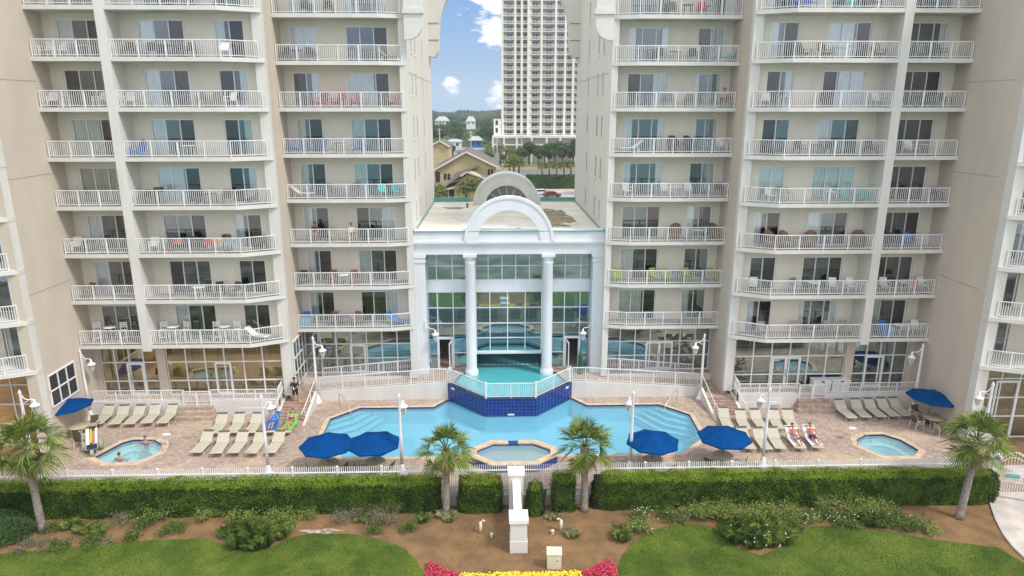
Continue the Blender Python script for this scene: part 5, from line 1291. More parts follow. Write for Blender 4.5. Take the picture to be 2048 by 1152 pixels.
# beach towels over the railing
def towels(x0, x1, y, z, cols, lab, dz=.55):
    o = empty('beach_towel', ((x0 + x1) / 2, y, z), lab, 'towel')
    n = len(cols)
    for i, c in enumerate(cols):
        m = MB(); a = (x0 + (x1 - x0) * i / n) - (x0 + x1) / 2; b = (x0 + (x1 - x0) * (i + 1) / n) - (x0 + x1) / 2
        m.add([(a, -.05, 0), (b, -.05, 0), (b, -.07, -dz), (a, -.06, -dz), (a, .05, .0), (b, .05, .0), (b, .06, -dz * .6), (a, .06, -dz * .6), (a, 0, .03), (b, 0, .03)],
              [(3, 2, 1, 0), (0, 1, 9, 8), (8, 9, 5, 4), (4, 5, 6, 7)]); m.build('stripe', c, o)
    return o
org = plain('cloth_orange', (.65, .24, .08), .8); yl = plain('cloth_yellow', (.65, .45, .15), .8); lb = plain('cloth_sky', (.22, .42, .55), .8); rd = COL['red']
zt = ZB[2] + 1.24
towels(-21.3, -20.8, 43.02, zt - .12, [rd, org], 'small red and orange towel over the wide left third row railing', .3)
towels(-19.4, -18.9, 43.02, zt - .12, [rd], 'red towel over the wide left third row railing, beside an orange one', .4)
towels(-18.85, -18.2, 43.02, zt - .12, [org, yl], 'orange and yellow towel over the wide left third row railing', .42)
towels(-18.1, -17.4, 43.02, zt - .12 - .02, [lb], 'pale blue towel over the wide left third row railing', .4)
towels(-14.7, -13.9, 46.2, ZB[0] + 1.0, [lb, lb], 'blue towels over the inner left lowest balcony railing', .7)
towels(25.0, 25.8, 43.02, ZB[0] + 1.0, [COL['blue'], lb], 'bright blue towel over the outer right lowest balcony railing', .7)
towels(26.3, 26.9, 43.02, ZB[1] + 1.15, [yl, rd], 'yellow and red towel over the outer right second row railing', .5)
m = MB(); m.tube([(0, 0, 1.3), (0, 0, .0)], .02, 6); m.bar((0, 0, 1.15), (0, 0, 1.75), .02)
# ------------------------------------------------------------------ plants near the pool
def leafquads(m, pts, nrm, size, r_, jit=.6):
    for p, nv in zip(pts, nrm):
        n_ = (Vector(nv) + Vector((r_.uniform(-jit, jit), r_.uniform(-jit, jit), r_.uniform(-jit, jit)))).normalized()
        t = n_.cross(Vector((r_.uniform(-1, 1), r_.uniform(-1, 1), r_.uniform(-1, 1)))).normalized(); b = n_.cross(t)
        s_ = size * r_.uniform(.7, 1.3); p = Vector(p)
        m.add([p - t * s_, p + b * s_ * .45, p + t * s_, p - b * s_ * .45], [(0, 1, 2, 3)])
def hedge(x0, x1, y0, y1, z1, n, seed, lab, round_=0.0, name='hedge', z0=GZ, mat=hedgem, size=.048):
    r_ = random.Random(seed); o = empty(name, ((x0 + x1) / 2, (y0 + y1) / 2, z0), lab, 'hedge', wbase=True)
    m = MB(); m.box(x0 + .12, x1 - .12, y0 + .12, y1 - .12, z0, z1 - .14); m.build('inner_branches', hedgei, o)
    m = MB(); dx, dy, dz = x1 - x0, y1 - y0, z1 - z0
    A = [dx * dy, dx * dz, dy * dz, dy * dz]; tot = sum(A); pts = []; nr = []
    for _ in range(n):
        q = r_.uniform(0, tot); u, v_ = r_.random(), r_.random(); 
        if q < A[0]: p = [x0 + u * dx, y0 + v_ * dy, z1]; nv = (0, 0, 1)
        elif q < A[0] + A[1]: p = [x0 + u * dx, y0, z0 + v_ * dz]; nv = (0, -1, .25)
        elif q < A[0] + A[1] + A[2]: p = [x0, y0 + u * dy, z0 + v_ * dz]; nv = (-1, 0, .2)
        else: p = [x1, y0 + u * dy, z0 + v_ * dz]; nv = (1, 0, .2)
        k = noise.noise((p[0] * 1.1, p[1] * 1.1 + seed, p[2] * 1.1)); k2 = noise.noise((p[0] * 3.3, p[1] * 3.3, p[2] * 3.3 + seed))
        d = k * .13 + k2 * .07 + r_.uniform(-.1, .05)
        c = Vector(((x0 + x1) / 2, (y0 + y1) / 2, z0))
        # soften the upper edges
        e = min(1, (z1 - p[2]) / .35); ey = min(1, (p[1] - y0) / .35); ex = min(1, (p[0] - x0) / .35, (x1 - p[0]) / .35)
        if nv[2] == 1: p[2] -= .13 * (1 - ey) ** 2 + .13 * (1 - max(0, ex)) ** 2
        elif nv[1] == -1: p[1] += .13 * (1 - e) ** 2 + .2 * (1 - max(0, ex)) ** 2
        if round_:
            for side in (0, 1):
                xe = x0 if side == 0 else x1; dd = abs(p[0] - xe)
                if dd < round_ and (side == 1 or round_ < dx * .6): 
                    t = (1 - dd / round_); p[2] = z0 + (p[2] - z0) * (1 - .28 * t * t); p[1] = p[1] + ((y0 + y1) / 2 - p[1]) * .45 * t * t
        p = [p[i] + nv[i] * d for i in range(3)]
        pts.append(p); nr.append(nv)
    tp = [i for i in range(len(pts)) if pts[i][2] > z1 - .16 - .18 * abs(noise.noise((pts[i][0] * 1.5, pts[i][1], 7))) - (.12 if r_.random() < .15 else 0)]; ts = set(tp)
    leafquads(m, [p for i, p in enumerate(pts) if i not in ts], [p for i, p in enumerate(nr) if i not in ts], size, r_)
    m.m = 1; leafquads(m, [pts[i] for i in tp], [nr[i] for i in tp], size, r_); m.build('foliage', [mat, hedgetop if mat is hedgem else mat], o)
    return o
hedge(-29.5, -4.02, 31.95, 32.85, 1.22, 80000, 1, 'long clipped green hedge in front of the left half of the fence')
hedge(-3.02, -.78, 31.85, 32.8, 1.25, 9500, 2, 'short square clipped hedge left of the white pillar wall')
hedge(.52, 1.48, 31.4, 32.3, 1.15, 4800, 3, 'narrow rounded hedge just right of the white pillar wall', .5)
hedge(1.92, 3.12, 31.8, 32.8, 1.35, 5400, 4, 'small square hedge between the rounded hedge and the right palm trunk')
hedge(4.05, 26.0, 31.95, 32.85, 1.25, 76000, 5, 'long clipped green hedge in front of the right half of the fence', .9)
def ball(c, rx, ry, rz, n, seed, lab, mat=ballm, size=.05, name='round_bush', core=True):
    r_ = random.Random(seed); o = empty(name, c, lab, 'bush')
    if core:
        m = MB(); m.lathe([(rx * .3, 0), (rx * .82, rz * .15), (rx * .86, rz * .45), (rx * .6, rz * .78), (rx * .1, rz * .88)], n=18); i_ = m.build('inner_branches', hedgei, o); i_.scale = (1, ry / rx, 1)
    m = MB(); pts = []; nr = []
    for _ in range(n):
        a = r_.uniform(0, 6.283); t = r_.uniform(0, 1) ** .8; ph = t * math.pi / 2 * 1.12
        nv = (math.sin(ph) * math.cos(a), math.sin(ph) * math.sin(a), max(0, math.cos(ph)) + .05)
        d = 1 + .12 * noise.noise((nv[0] * 3 + seed, nv[1] * 3, nv[2] * 3)) + r_.uniform(-.1, .03)
        pts.append((nv[0] * rx * d, nv[1] * ry * d, max(.02, .25 * rz + math.cos(ph) * .75 * rz * d))); nr.append(nv)
    leafquads(m, pts, nr, size, r_); m.build('foliage', mat, o); return o
ball((-26.7, 30.4, GZ), 2.6, 1.3, 1.45, 12000, 21, 'large rounded clipped bush in the bottom left corner')
# palms
def fan_palm(base, top, crown_r, seed, label, nf=34, droop=1.0):
    r_ = random.Random(seed); o = empty('sabal_palm', base, label, 'palm tree', 'sabal palms in front of the pool')
    T = Vector(top) - Vector(base); pts = []; rs = []
    n = 14
    for i in range(n + 1):
        t = i / n; p = T * t; p.x += math.sin(t * math.pi) * T.x * .12; pts.append(p); rs.append(.19 - .03 * t + (.06 if i == 0 else 0) + r_.uniform(-.006, .006))
    m = MB(); m.tube(pts, rs, 14); m.build('trunk', trunkm, o)
    m = MB()
    for i in range(70):   # old leaf boots below the crown
        t = r_.uniform(.62, .97) if seed % 2 else r_.uniform(.78, .98); a = r_.uniform(0, 6.283); p = T * t; r0 = .16
        q = p + Vector((math.cos(a) * r0, math.sin(a) * r0, 0)); m.bar(q, q + Vector((math.cos(a) * .10, math.sin(a) * .10, .2)), .06, .03)
    m.build('leaf_boots', bootm, o)
    m = MB(); dm = MB(); c = T
    for i in range(nf + 7):
        dead = i >= nf
        a = i * 2.39996 + r_.uniform(-.25, .25); el = (80 - 112 * ((i % nf) / nf)) if not dead else r_.uniform(-75, -50)
        el = R(el + r_.uniform(-9, 9)); L = crown_r * r_.uniform(.44, .58) * (1 if not dead else .7); d0 = Vector((math.cos(a) * math.cos(el), math.sin(a) * math.cos(el), math.sin(el)))
        mm = dm if dead else m
        tip = c + d0 * L + Vector((0, 0, -.10 * L)); mm.tube([c + d0 * .05, c + d0 * L * .55 + Vector((0, 0, .05)), tip], [.026, .018, .012], 4, False)
        f0 = (d0 + Vector((0, 0, -.25))).normalized()
        side = f0.cross(Vector((0, 0, 1))).normalized(); upv = side.cross(f0).normalized()
        roll = r_.uniform(-.5, .5); side, upv = side * math.cos(roll) + upv * math.sin(roll), upv * math.cos(roll) - side * math.sin(roll)
        nl = 24; bl = crown_r * r_.uniform(.46, .58) * (1 if not dead else .7)
        for j in range(nl):
            q = -1 + 2 * j / (nl - 1); b = R(112) * q; fd = (f0 * math.cos(b) + side * math.sin(b)).normalized(); ll = bl * (1 - .30 * abs(q)) * r_.uniform(.9, 1.08)
            fd = (fd + upv * (.30 * abs(q))).normalized(); w_ = .032 * crown_r / 1.8
            pp = fd.cross(upv).normalized() * w_
            k1 = tip + fd * ll * .55 + Vector((0, 0, -.03 * droop)); k2 = tip + fd * ll + Vector((0, 0, -ll * .22 * droop * r_.uniform(.5, 1.5)))
            mm.add([tip, k1 - pp, k2, k1 + pp], [(0, 1, 2, 3)])
    m.build('crown', frondm, o); dm.build('dead_fronds', frondd, o)
    return o
fan_palm((-24.0, 30.95, GZ), (-24.15, 31.2, 4.0), 2.15, 3, 'big fan palm leaning slightly at the left, in front of the hot tub', 27, 1.3)
fan_palm((-3.7, 32.0, GZ), (-3.66, 32.1, 2.95), 1.85, 5, 'fan palm with rough booted trunk left of the white pillar wall', 22)
fan_palm((3.62, 32.0, GZ), (3.58, 32.1, 3.05), 2.0, 8, 'fan palm with smooth trunk right of the white pillar wall', 23)
fan_palm((23.05, 30.75, GZ), (23.5, 31.1, 3.65), 1.95, 11, 'fan palm leaning right at the right end of the hedge', 26, 1.3)
# white pillar wall
o = empty('pillar_wall', (0, 30.5, GZ), 'white wall stepping down between two capped square pillars in the planting bed', 'wall', wbase=True)
m = MB(); m.box(-.40, .40, 28.5, 29.25, GZ, 1.02); m.box(-.425, .425, 28.47, 29.28, GZ, .02)
m.build('pillar', offw, o)
m = MB(); m.box(-.46, .46, 28.42, 29.33, 1.02, 1.22); m.add([(-.46, 28.42, 1.22), (.46, 28.42, 1.22), (.46, 29.33, 1.22), (-.46, 29.33, 1.22), (0, 28.87, 1.34)], [(0, 1, 4), (1, 2, 4), (2, 3, 4), (3, 0, 4)]); m.build('pillar_cap', white, o)
m = MB(); m.box(-.38, .38, 32.0, 32.65, GZ, 1.5); m.build('pillar', offw, o)
m = MB(); m.box(-.44, .44, 31.95, 32.7, 1.5, 1.68); m.add([(-.44, 31.95, 1.68), (.44, 31.95, 1.68), (.44, 32.7, 1.68), (-.44, 32.7, 1.68), (0, 32.3, 1.78)], [(0, 1, 4), (1, 2, 4), (2, 3, 4), (3, 0, 4)]); m.build('pillar_cap', white, o)
m = MB(); m.add([(x, y, z) for x in (-.2, .2) for (y, z) in ((29.26, GZ), (32.0, GZ), (32.0, 1.25), (29.26, .75))], [(0, 1, 2, 3), (7, 6, 5, 4), (3, 2, 6, 7), (0, 3, 7, 4)]); m.build('wall_body', white, o)
o = empty('utility_box', (1.6, 27.4, GZ), 'cream utility cabinet standing in the mulch below the white pillar wall', 'utility box', rz=R(-4))
m = MB(); m.box(-.33, .33, -.2, .2, 0, .82); m.build('box_body', noisy('util_cream', (.62, .58, .42), (.70, .66, .5), 2, .6), o, bevel=.02)
m = MB(); m.add([(-.35, -.23, .82), (.35, -.23, .82), (.35, .22, .94), (-.35, .22, .94), (-.35, -.23, .78), (.35, -.23, .78), (.35, .22, .78), (-.35, .22, .78)], [(0, 1, 2, 3), (7, 6, 5, 4), (0, 4, 5, 1), (2, 6, 7, 3), (0, 3, 7, 4), (1, 5, 6, 2)]); m.build('lid', MATS['util_cream'], o)
m = MB(); m.box(.12, .2, -.215, -.2, .45, .5); m.build('latch', barm, o)
for x, y, sx, lab in ((-1.85, 30.15, 1, 'cream standpipe with tap in the mulch left of the pillar wall'), (2.2, 30.2, -1, 'cream standpipe with tap in the mulch right of the pillar wall')):
    o = empty('standpipe', (x, y, GZ), lab, 'standpipe'); m = MB(); m.tube([(0, 0, 0), (0, 0, .62)], .075, 8); m.build('pipe', MATS['util_cream'], o)
    m = MB(); m.tube([(0, 0, .6), (sx * .12, 0, .72), (sx * .22, -.05, .70)], .045, 6); m.build('tap', MATS['util_cream'], o)
for x, y, lab in ((-1.3, 29.75, 'small cream valve post left of the pillar wall'), (1.75, 29.95, 'squat cream valve post right of the pillar wall')):
    m = MB(); m.lathe([(.06, 0), (.06, .14), (.09, .15), (.09, .22), (.05, .25)], n=10); q = m.build('valve_post', MATS['util_cream']); q.location = (x, y, GZ); tag(q, lab, 'valve post')
# small plants in the beds
def tuft(m, c, r0, h, n, r_, w_=.02, lean=.6):
    for _ in range(n):
        a = r_.uniform(0, 6.283); rr = r0 * r_.random() * .5; p = Vector((c[0] + math.cos(a) * rr, c[1] + math.sin(a) * rr, c[2])); hh = h * r_.uniform(.6, 1.1); d = Vector((math.cos(a), math.sin(a), 0)) * hh * lean * r_.uniform(.3, 1)
        sd = Vector((-math.sin(a), math.cos(a), 0)) * w_
        k = p + d * .45 + Vector((0, 0, hh * .75)); t = p + d + Vector((0, 0, hh * .8)); m.add([p - sd, p + sd, k + sd * .8, t, k - sd * .8], [(0, 1, 2, 3, 4)])
def plant(x, y, rx, h, kind, lab, seed, flowers=0):
    r_ = random.Random(seed); o = empty('garden_plant', (x, y, GZ), lab, 'plant', 'plants in the mulch bed')
    mat = {'lime': shrubl, 'green': shrubd, 'grey': shrubg, 'var': shrubv}[kind[0]]
    m = MB(); st = MB()
    if kind[1] == 'tuft': 
        for _ in range(max(2, int(rx * 16))): tuft(m, (r_.uniform(-rx, rx) * .85, r_.uniform(-rx, rx) * .5, 0), .35, h * r_.uniform(.7, 1.15), 95, r_, .012, .75)
    else:
        pts = []; nr = []; nb = max(8, int(rx * 30))
        for _ in range(nb):
            bx, by = r_.uniform(-1, 1) * rx * .8, r_.uniform(-1, 1) * min(rx, .7) * .8; bh = h * r_.uniform(.5, 1); tp = Vector((bx * 1.2, by * 1.2, bh))
            st.tube([(bx * .5, by * .5, 0), tuple(tp)], [.018, .008], 4)
            for _ in range(46):
                v_ = Vector((r_.gauss(0, 1), r_.gauss(0, 1), r_.gauss(0, .8))).normalized() * r_.uniform(.05, .26) * (1 + .4 * rx); p = tp * r_.uniform(.55, 1.0) + v_
                if p.z < .03: p.z = .03 + r_.random() * .1
                pts.append(p); nr.append((v_.x, v_.y, .6))
        leafquads(m, pts, nr, .05 if kind[0] != 'grey' else .035, r_, .8)
        st.build('stems', barkm, o)
    m.build('foliage', mat, o)
    if flowers:
        f = MB()
        for _ in range(flowers):
            p = (r_.uniform(-rx, rx), r_.uniform(-.5, .5) * min(1, rx), h * r_.uniform(.6, 1.1)); f.lathe([(.01, -.02), (.035, 0), (.01, .02)], p, 6)
        tag(f.build('blossoms', whitef, o), kind='stuff')
    return o
side = lambda x: 'left' if x < 0 else 'right'
PLN = [(-23.4, 30.95, .4, .45, 'green bush', 'small green bush right of the big palm trunk on the left', 0), (-22.75, 31.2, .25, .5, 'lime tuft', 'thin upright green tuft behind the bush by the left palm', 0),
 (-21.5, 30.8, .75, .5, 'lime tuft', 'wide grassy green clump right of the left palm', 0), (-20.5, 31.5, .6, .6, 'grey bush', 'dry grey twiggy plant under the left hedge', 0),
 (-19.05, 31.1, .55, .6, 'green bush', 'green bush with a few white flowers below the left hedge', 4), (-19.1, 30.05, .42, .45, 'green bush', 'round dark green ball plant at the left lawn edge', 0), (-17.4, 30.8, .7, .4, 'green bush', 'blue green spreading plant left of the big grassy clump', 0),
 (-23.7, 29.6, .8, .35, 'grey bush', 'low grey green groundcover left of the palm foot at the lawn edge', 0), (-22.3, 29.45, .5, .35, 'green bush', 'first low green plant along the left lawn edge', 0), (-20.95, 29.75, .55, .35, 'green bush', 'second low green plant along the left lawn edge', 0), (-20.1, 29.85, .3, .25, 'grey bush', 'third and smallest low plant along the left lawn edge', 0),
 (-18.6, 31.9, .65, .75, 'lime bush', 'pale green bush against the left hedge above the ball plant', 0), (-16.0, 31.85, .7, .7, 'lime bush', 'yellow green bush against the hedge between two lamp posts', 0), (-14.2, 31.8, .9, .6, 'lime bush', 'leafy yellow green bush behind the big grassy clump', 0),
 (-12.2, 31.5, 1.0, .6, 'lime bush', 'broad light green bush right behind the big grassy clump', 0), (-11.0, 31.8, .5, .5, 'lime bush', 'small light green bush under the hedge, right of the grassy clump', 0), (-8.9, 31.4, .9, .6, 'grey bush', 'grey brown twiggy bush in the middle of the left bed', 0),
 (-13.1, 29.6, 1.15, .8, 'green tuft', 'big dark green grassy clump filling the notch of the left lawn', 0), (-14.0, 30.4, .7, .6, 'green tuft', 'dark grassy clump at the upper left of the lawn notch', 0), (-12.3, 30.3, .9, .7, 'lime tuft', 'paler grassy clump at the upper right of the lawn notch', 0),
 (-6.8, 31.2, 1.0, .85, 'grey bush', 'large twiggy grey green bush left of the booted palm', 0), (-7.1, 30.4, .35, .3, 'green bush', 'tiny dark green plant below the large twiggy bush', 0), (-5.5, 30.4, .4, .5, 'green bush', 'small dark green plant in open mulch near the booted palm', 0),
 (-4.8, 31.3, .35, .4, 'lime tuft', 'faded yellow grass tuft near the booted palm', 0), (-3.6, 31.4, .4, .45, 'var tuft', 'spiky pale tuft at the foot of the booted palm', 0), (-7.9, 31.3, .4, .35, 'lime tuft', 'short yellow tuft between the two twiggy bushes', 0),
 (2.6, 29.8, .35, .35, 'var tuft', 'spiky pale tuft in the open mulch right of the pillar wall', 0), (1.95, 31.3, .25, .35, 'var tuft', 'pale tuft behind the right standpipe', 0),
 (4.95, 29.4, .42, .65, 'lime tuft', 'yellow green tuft at the left tip of the right lawn', 0), (6.2, 30.0, .7, .6, 'lime bush', 'bright green bush at the left tip of the right lawn', 3), (6.5, 31.0, .5, .8, 'green bush', 'taller bush dotted with white flowers under the right hedge', 12),
 (8.0, 31.0, .8, .5, 'green bush', 'green bush with white flowers left of the yellow green shrubs', 8), (9.5, 31.2, .9, .85, 'lime bush', 'first of the tall yellow green shrubs along the right hedge', 0), (10.6, 31.1, 1.0, .95, 'lime bush', 'second of the tall yellow green shrubs along the right hedge', 0),
 (11.7, 30.8, 1.1, 1.0, 'lime bush', 'third of the tall yellow green shrubs, brightest one', 0), (12.9, 31.0, 1.0, .95, 'lime bush', 'fourth of the tall yellow green shrubs along the right hedge', 0), (14.0, 31.2, .9, .8, 'lime bush', 'last of the tall yellow green shrubs along the right hedge', 0),
 (16.4, 31.5, .6, .9, 'lime bush', 'upright pale shrub standing alone against the right hedge', 0), (17.6, 31.1, .9, .95, 'lime bush', 'light green shrub left of the bare orange mulch', 0), (18.9, 31.3, 1.0, 1.0, 'lime bush', 'largest light green shrub right beside the bare orange mulch', 0),
 (11.3, 29.4, 1.0, .75, 'green tuft', 'deep green grassy clump in the notch of the right lawn', 6), (12.4, 29.1, .9, .65, 'lime tuft', 'yellow green grassy clump in the notch of the right lawn', 8), (13.9, 30.0, .8, .6, 'green bush', 'green bush right of the lawn notch', 4),
 (10.8, 30.0, .7, .7, 'green tuft', 'grassy clump on the left bank of the lawn notch', 0), (11.8, 28.6, .8, .5, 'green tuft', 'white flowered clump at the very tip of the lawn notch', 14), (12.2, 30.1, .9, .8, 'lime tuft', 'tall arching grass behind the lawn notch', 0),
 (15.6, 30.8, .8, .5, 'green bush', 'dark green plant with many white blossoms under the shrubs', 18), (16.8, 30.4, .8, .45, 'green bush', 'low dark plant with white blossoms by the right lawn', 14), (19.1, 30.3, 1.0, .65, 'green bush', 'dense dark green bush by the bare orange mulch', 4),
 (20.2, 30.0, .9, .6, 'green bush', 'dark green bush nearest the leaning right palm', 4), (18.0, 30.5, .8, .55, 'green tuft', 'green grassy clump between the white flowered plants and dark bushes', 0), (20.8, 29.6, .5, .35, 'lime bush', 'small pale plant at the right end of the planting', 0), (14.75, 30.7, .7, .5, 'lime bush', 'short light green bush under the tall shrubs', 6)]
for i, (x, y, rx, h, k, lab, fl) in enumerate(PLN): plant(x, y, rx * 1.05, h * .92, k.split(), lab, 100 + i, fl)
def flowerbed(poly, n, mat, lab, seed):
    r_ = random.Random(seed); m = MB(); lf = []; xs = [p[0] for p in poly]; ys = [p[1] for p in poly]; pts = []; nr = []; k = 0
    while k < n:
        x, y = r_.uniform(min(xs), max(xs)), r_.uniform(min(ys), max(ys))
        if not inside((x, y), poly): continue
        k += 1; z = GZ + r_.uniform(.16, .28); a = r_.uniform(0, 6.28)
        if k % 2 == 0: pts.append((x, y, z - r_.uniform(.03, .15))); nr.append((0, 0, 1)); continue
        m.add([(x, y, z + .012)] + [(x + .048 * math.cos(a + i * 1.2566) , y + .048 * math.sin(a + i * 1.2566), z + r_.uniform(0, .02)) for i in range(5)], [(0, 1 + i, 1 + (i + 1) % 5) for i in range(5)])
    m.m = 1; leafquads(m, pts, nr, .055, r_); tag(m.build('flower_bed', [mat, shrubd]), lab, 'flower bed', kind='stuff')
flowerbed([(-4.25, 27.75), (-3.9, 27.55), (-3.3, 27.05), (-2.75, 26.8), (-2.8, 25.6), (-4.3, 25.6)], 1700, pinkf, 'pink and red flowers massed at the left end of the yellow bed', 1)
flowerbed([(4.35, 27.75), (4.0, 27.55), (3.3, 27.05), (2.8, 26.8), (2.8, 25.6), (4.5, 25.6)], 1700, pinkf, 'pink and red flowers massed at the right end of the yellow bed', 2)
flowerbed([(-2.75, 26.8), (-1.5, 26.75), (0, 26.8), (1.5, 26.75), (2.8, 26.8), (2.7, 25.6), (-2.7, 25.6)], 4200, yellowf, 'yellow flowers massed along the bottom edge between two pink beds', 3)

# ------------------------------------------------------------------ beyond the buildings
m = MB(); m.box(-60, 60, 66.5, 110, GZ - .05, GZ); tag(m.build('parking_lot', lotm), kind='structure')
m = MB(); m.quad((-40, 160, GZ), (60, 160, GZ), (60, 184, GZ), (-40, 184, GZ)); tag(m.build('parking_lot', lotm), kind='structure')
m = MB(); m.quad((-90, 215, GZ), (120, 211, GZ), (120, 243, GZ), (-90, 247, GZ)); tag(m.build('road', asphalt), kind='structure')
m = MB()
for k in range(-12, 14): m.quad((k * 7, 229.6, GZ + .01), (k * 7 + 3, 229.5, GZ + .01), (k * 7 + 3, 229.8, GZ + .01), (k * 7, 229.9, GZ + .01))
tag(m.build('road_marking', white), kind='structure')
m = MB(); m.quad((-60, 262, GZ + .01), (120, 262, GZ + .01), (120, 272, GZ + .01), (-60, 272, GZ + .01)); tag(m.build('pavement', concrete), kind='structure')
m = MB(); m.quad((-60, 244, GZ + .01), (120, 243, GZ + .01), (120, 262, GZ + .01), (-60, 262, GZ + .01)); tag(m.build('verge', noisy('verge', (.22, .18, .07), (.34, .24, .11), .1, .95, 6)), kind='structure')
m = MB(); m.quad((-60, 300, GZ), (-5, 300, GZ), (-5, 345, GZ), (-60, 345, GZ)); tag(m.build('parking_lot', lotm), kind='structure')
# yellow house
yh = empty('yellow_house', (-7, 158, GZ), 'yellow gabled house with brown shingle roof seen over the hall roof', 'house', wbase=True)
m = MB(); m.prism_y([(-13.6, -.6), (-.4, -.6), (-.4, 7.9), (-6.9, 10.9), (-13.6, 7.4)][::-1], 150, 170); m.build('wall', yellowh, yh)
m = MB()
def slab3(a, b, c, d, th): 
    m.add([a, b, c, d] + [(p[0], p[1], p[2] - th) for p in (a, b, c, d)], [(0, 1, 2, 3), (7, 6, 5, 4), (0, 4, 5, 1), (1, 5, 6, 2), (2, 6, 7, 3), (3, 7, 4, 0)])
slab3((-14.6, 149.3, 7.0), (-6.85, 149.3, 11.25), (-6.85, 171, 11.25), (-14.6, 171, 7.0), .25); slab3((-6.85, 149.3, 11.25), (.35, 149.3, 7.85), (.35, 171, 7.85), (-6.85, 171, 11.25), .25)
m.build('roof', shingle, yh)
m = MB(); m.bar((-14.6, 149.2, 6.95), (-6.85, 149.2, 11.2), .3, .35); m.bar((-6.85, 149.2, 11.2), (.35, 149.2, 7.8), .3, .35); m.build('fascia', creamtrim, yh)
for (x, z) in ((-11.7, 5.3), (-10.9, 5.3), (-2.2, 6.2), (-1.5, 6.2)):
    m = MB(); m.box(x, x + .5, 149.9, 150.05, z, z + 1.3); m.build('window', darkwin, yh)
m = MB(); m.box(-13.6, -12.6, 149.85, 150.03, 4.8, 6.9); m.build('window', darkwin, yh)
ph = empty('yellow_cottage', (-7, 146, GZ), 'smaller yellow wing with hipped roof, porch and white balustrade before the gabled house', 'house', wbase=True)
m = MB(); m.prism_y([(-9.2, -.6), (-3.0, -.6), (-3.0, 6.3), (-5.9, 7.6), (-9.2, 4.5)][::-1], 143, 149.8); m.build('wall', yellowh, ph)
m = MB(); slab3((-11.9, 142.3, 3.9), (-6.5, 142.3, 7.9), (-4.0, 149.85, 8.3), (-9.0, 149.85, 6.8), .2); slab3((-6.5, 142.3, 7.6), (-2.4, 142.3, 6.1), (-2.4, 149.85, 6.2), (-6.5, 149.85, 7.9), .2)
slab3((-12.9, 141, 3.7), (-8.5, 141, 4.6), (-8.5, 146, 5.2), (-12.9, 146, 4.3), .2); m.build('roof', shingle, ph)
m = MB(); m.bar((-6.4, 142.2, 7.6), (-2.4, 142.2, 6.1), .25, .3); m.bar((-6.4, 142.2, 7.6), (-7.8, 142.2, 6.7), .25, .3); m.bar((-12.9, 140.9, 3.7), (-8.5, 140.9, 4.6), .2, .25); m.build('fascia', creamtrim, ph)
m = MB(); m.box(-12.2, -8.6, 141.5, 145, 1.3, 1.6); railing(m, [(-12.2, 141.6), (-8.6, 141.6)], 1.1, [1.6, 1.6], sp=.3, post=1.8, bw=.08)
for x in (-12.1, -10.3, -8.7): m.box(x - .12, x + .12, 141.5, 141.7, -.6, 4.2)
m.build('porch', cwhite, ph)
m = MB(); m.box(-12, -8.7, 144, 144.1, 1.6, 3.8); m.build('porch_screen', darkwin, ph)
for x in (-7.4, -6.7): m = MB(); m.box(x, x + .45, 142.9, 143.05, 3.0, 4.4); m.build('window', darkwin, ph)
g2 = empty('brown_roof_house', (-15, 175, GZ), 'brown gabled roof behind the yellow house beside the left tower', 'house', wbase=True)
m = MB(); m.prism_y([(-24, -.6), (-12.2, -.6), (-12.2, 10.7), (-14.4, 12.2), (-24, 7.5)][::-1], 176, 190); m.build('wall', yellowh, g2)
m = MB(); slab3((-24.5, 175.5, 7.3), (-14.4, 175.5, 12.5), (-14.4, 190, 12.5), (-24.5, 190, 7.3), .25); slab3((-14.4, 175.5, 12.5), (-11.8, 175.5, 11.0), (-11.8, 190, 11.0), (-14.4, 190, 12.5), .25); m.build('roof', shingle, g2)
m = MB(); m.bar((-24.5, 175.4, 7.3), (-14.4, 175.4, 12.4), .3, .35); m.bar((-14.4, 175.4, 12.4), (-11.8, 175.4, 10.9), .3, .35); m.build('fascia', creamtrim, g2)
# high rise
hr = empty('highrise_tower', (19, 290, GZ), 'tall white apartment tower with stacked balconies behind the yellow house', 'building', wbase=True)
FH = 2.87; Z0 = 9.6; NF = 22
PX = [3.0, 8.1, 10.7, 13.3, 18.5, 24.1, 28.0, 31.3, 34.6]
m = MB(); m.box(3.4, 40, 287.2, 305, GZ, Z0 + NF * FH); m.build('recess_wall', hrback, hr)
m = MB()
for x in PX: m.box(x - .42, x + .42, 284.5, 287.2, GZ if x > 20 else 6, Z0 + NF * FH + 2)
m.box(34.2, 42, 285, 287.2, GZ, Z0 + NF * FH + 2); m.box(3.0, 3.5, 285, 305, 6, Z0 + NF * FH + 2); m.box(12.9, 14.6, 284.9, 287.2, 6, Z0 + NF * FH + 2)
m.build('pier', hrwall, hr)
wcount = 0; wm_ = MB()
for k in range(NF + 1):
    z = Z0 + k * FH
    m = MB(); m.m = 0; m.box(2.4, 34.4, 284.55, 287.2, z - .2, z); m.m = 1
    for i in range(8):
        m.box(PX[i] + .42, PX[i + 1] - .42, 284.6, 284.7, z + .95, z + 1.08)
        x = PX[i] + .5
        while x < PX[i + 1] - .45: m.box(x, x + .08, 284.62, 284.68, z, z + .96); x += .24
    m.build('balcony_floor', [hrslab, hrrail], hr)
    for i in range(8):
        xa, xb = PX[i], PX[i + 1]; cx = (xa + xb) / 2 + .3; hw = (xb - xa) * .19
        wins = [(cx - hw, cx - .1), (cx + .1, cx + hw)] if xb - xa > 3 else [(cx - hw - .2, cx + hw)]
        if k < NF:
            f = MB() if wcount < 100 else wm_
            for a, b in wins: f.box(a, b, 287.1, 287.25, z + .15, z + 1.95)
            if wcount < 100: f.build('window', darkwin, hr); wcount += 1
tag(wm_.build('windows', darkwin, hr), kind='stuff')
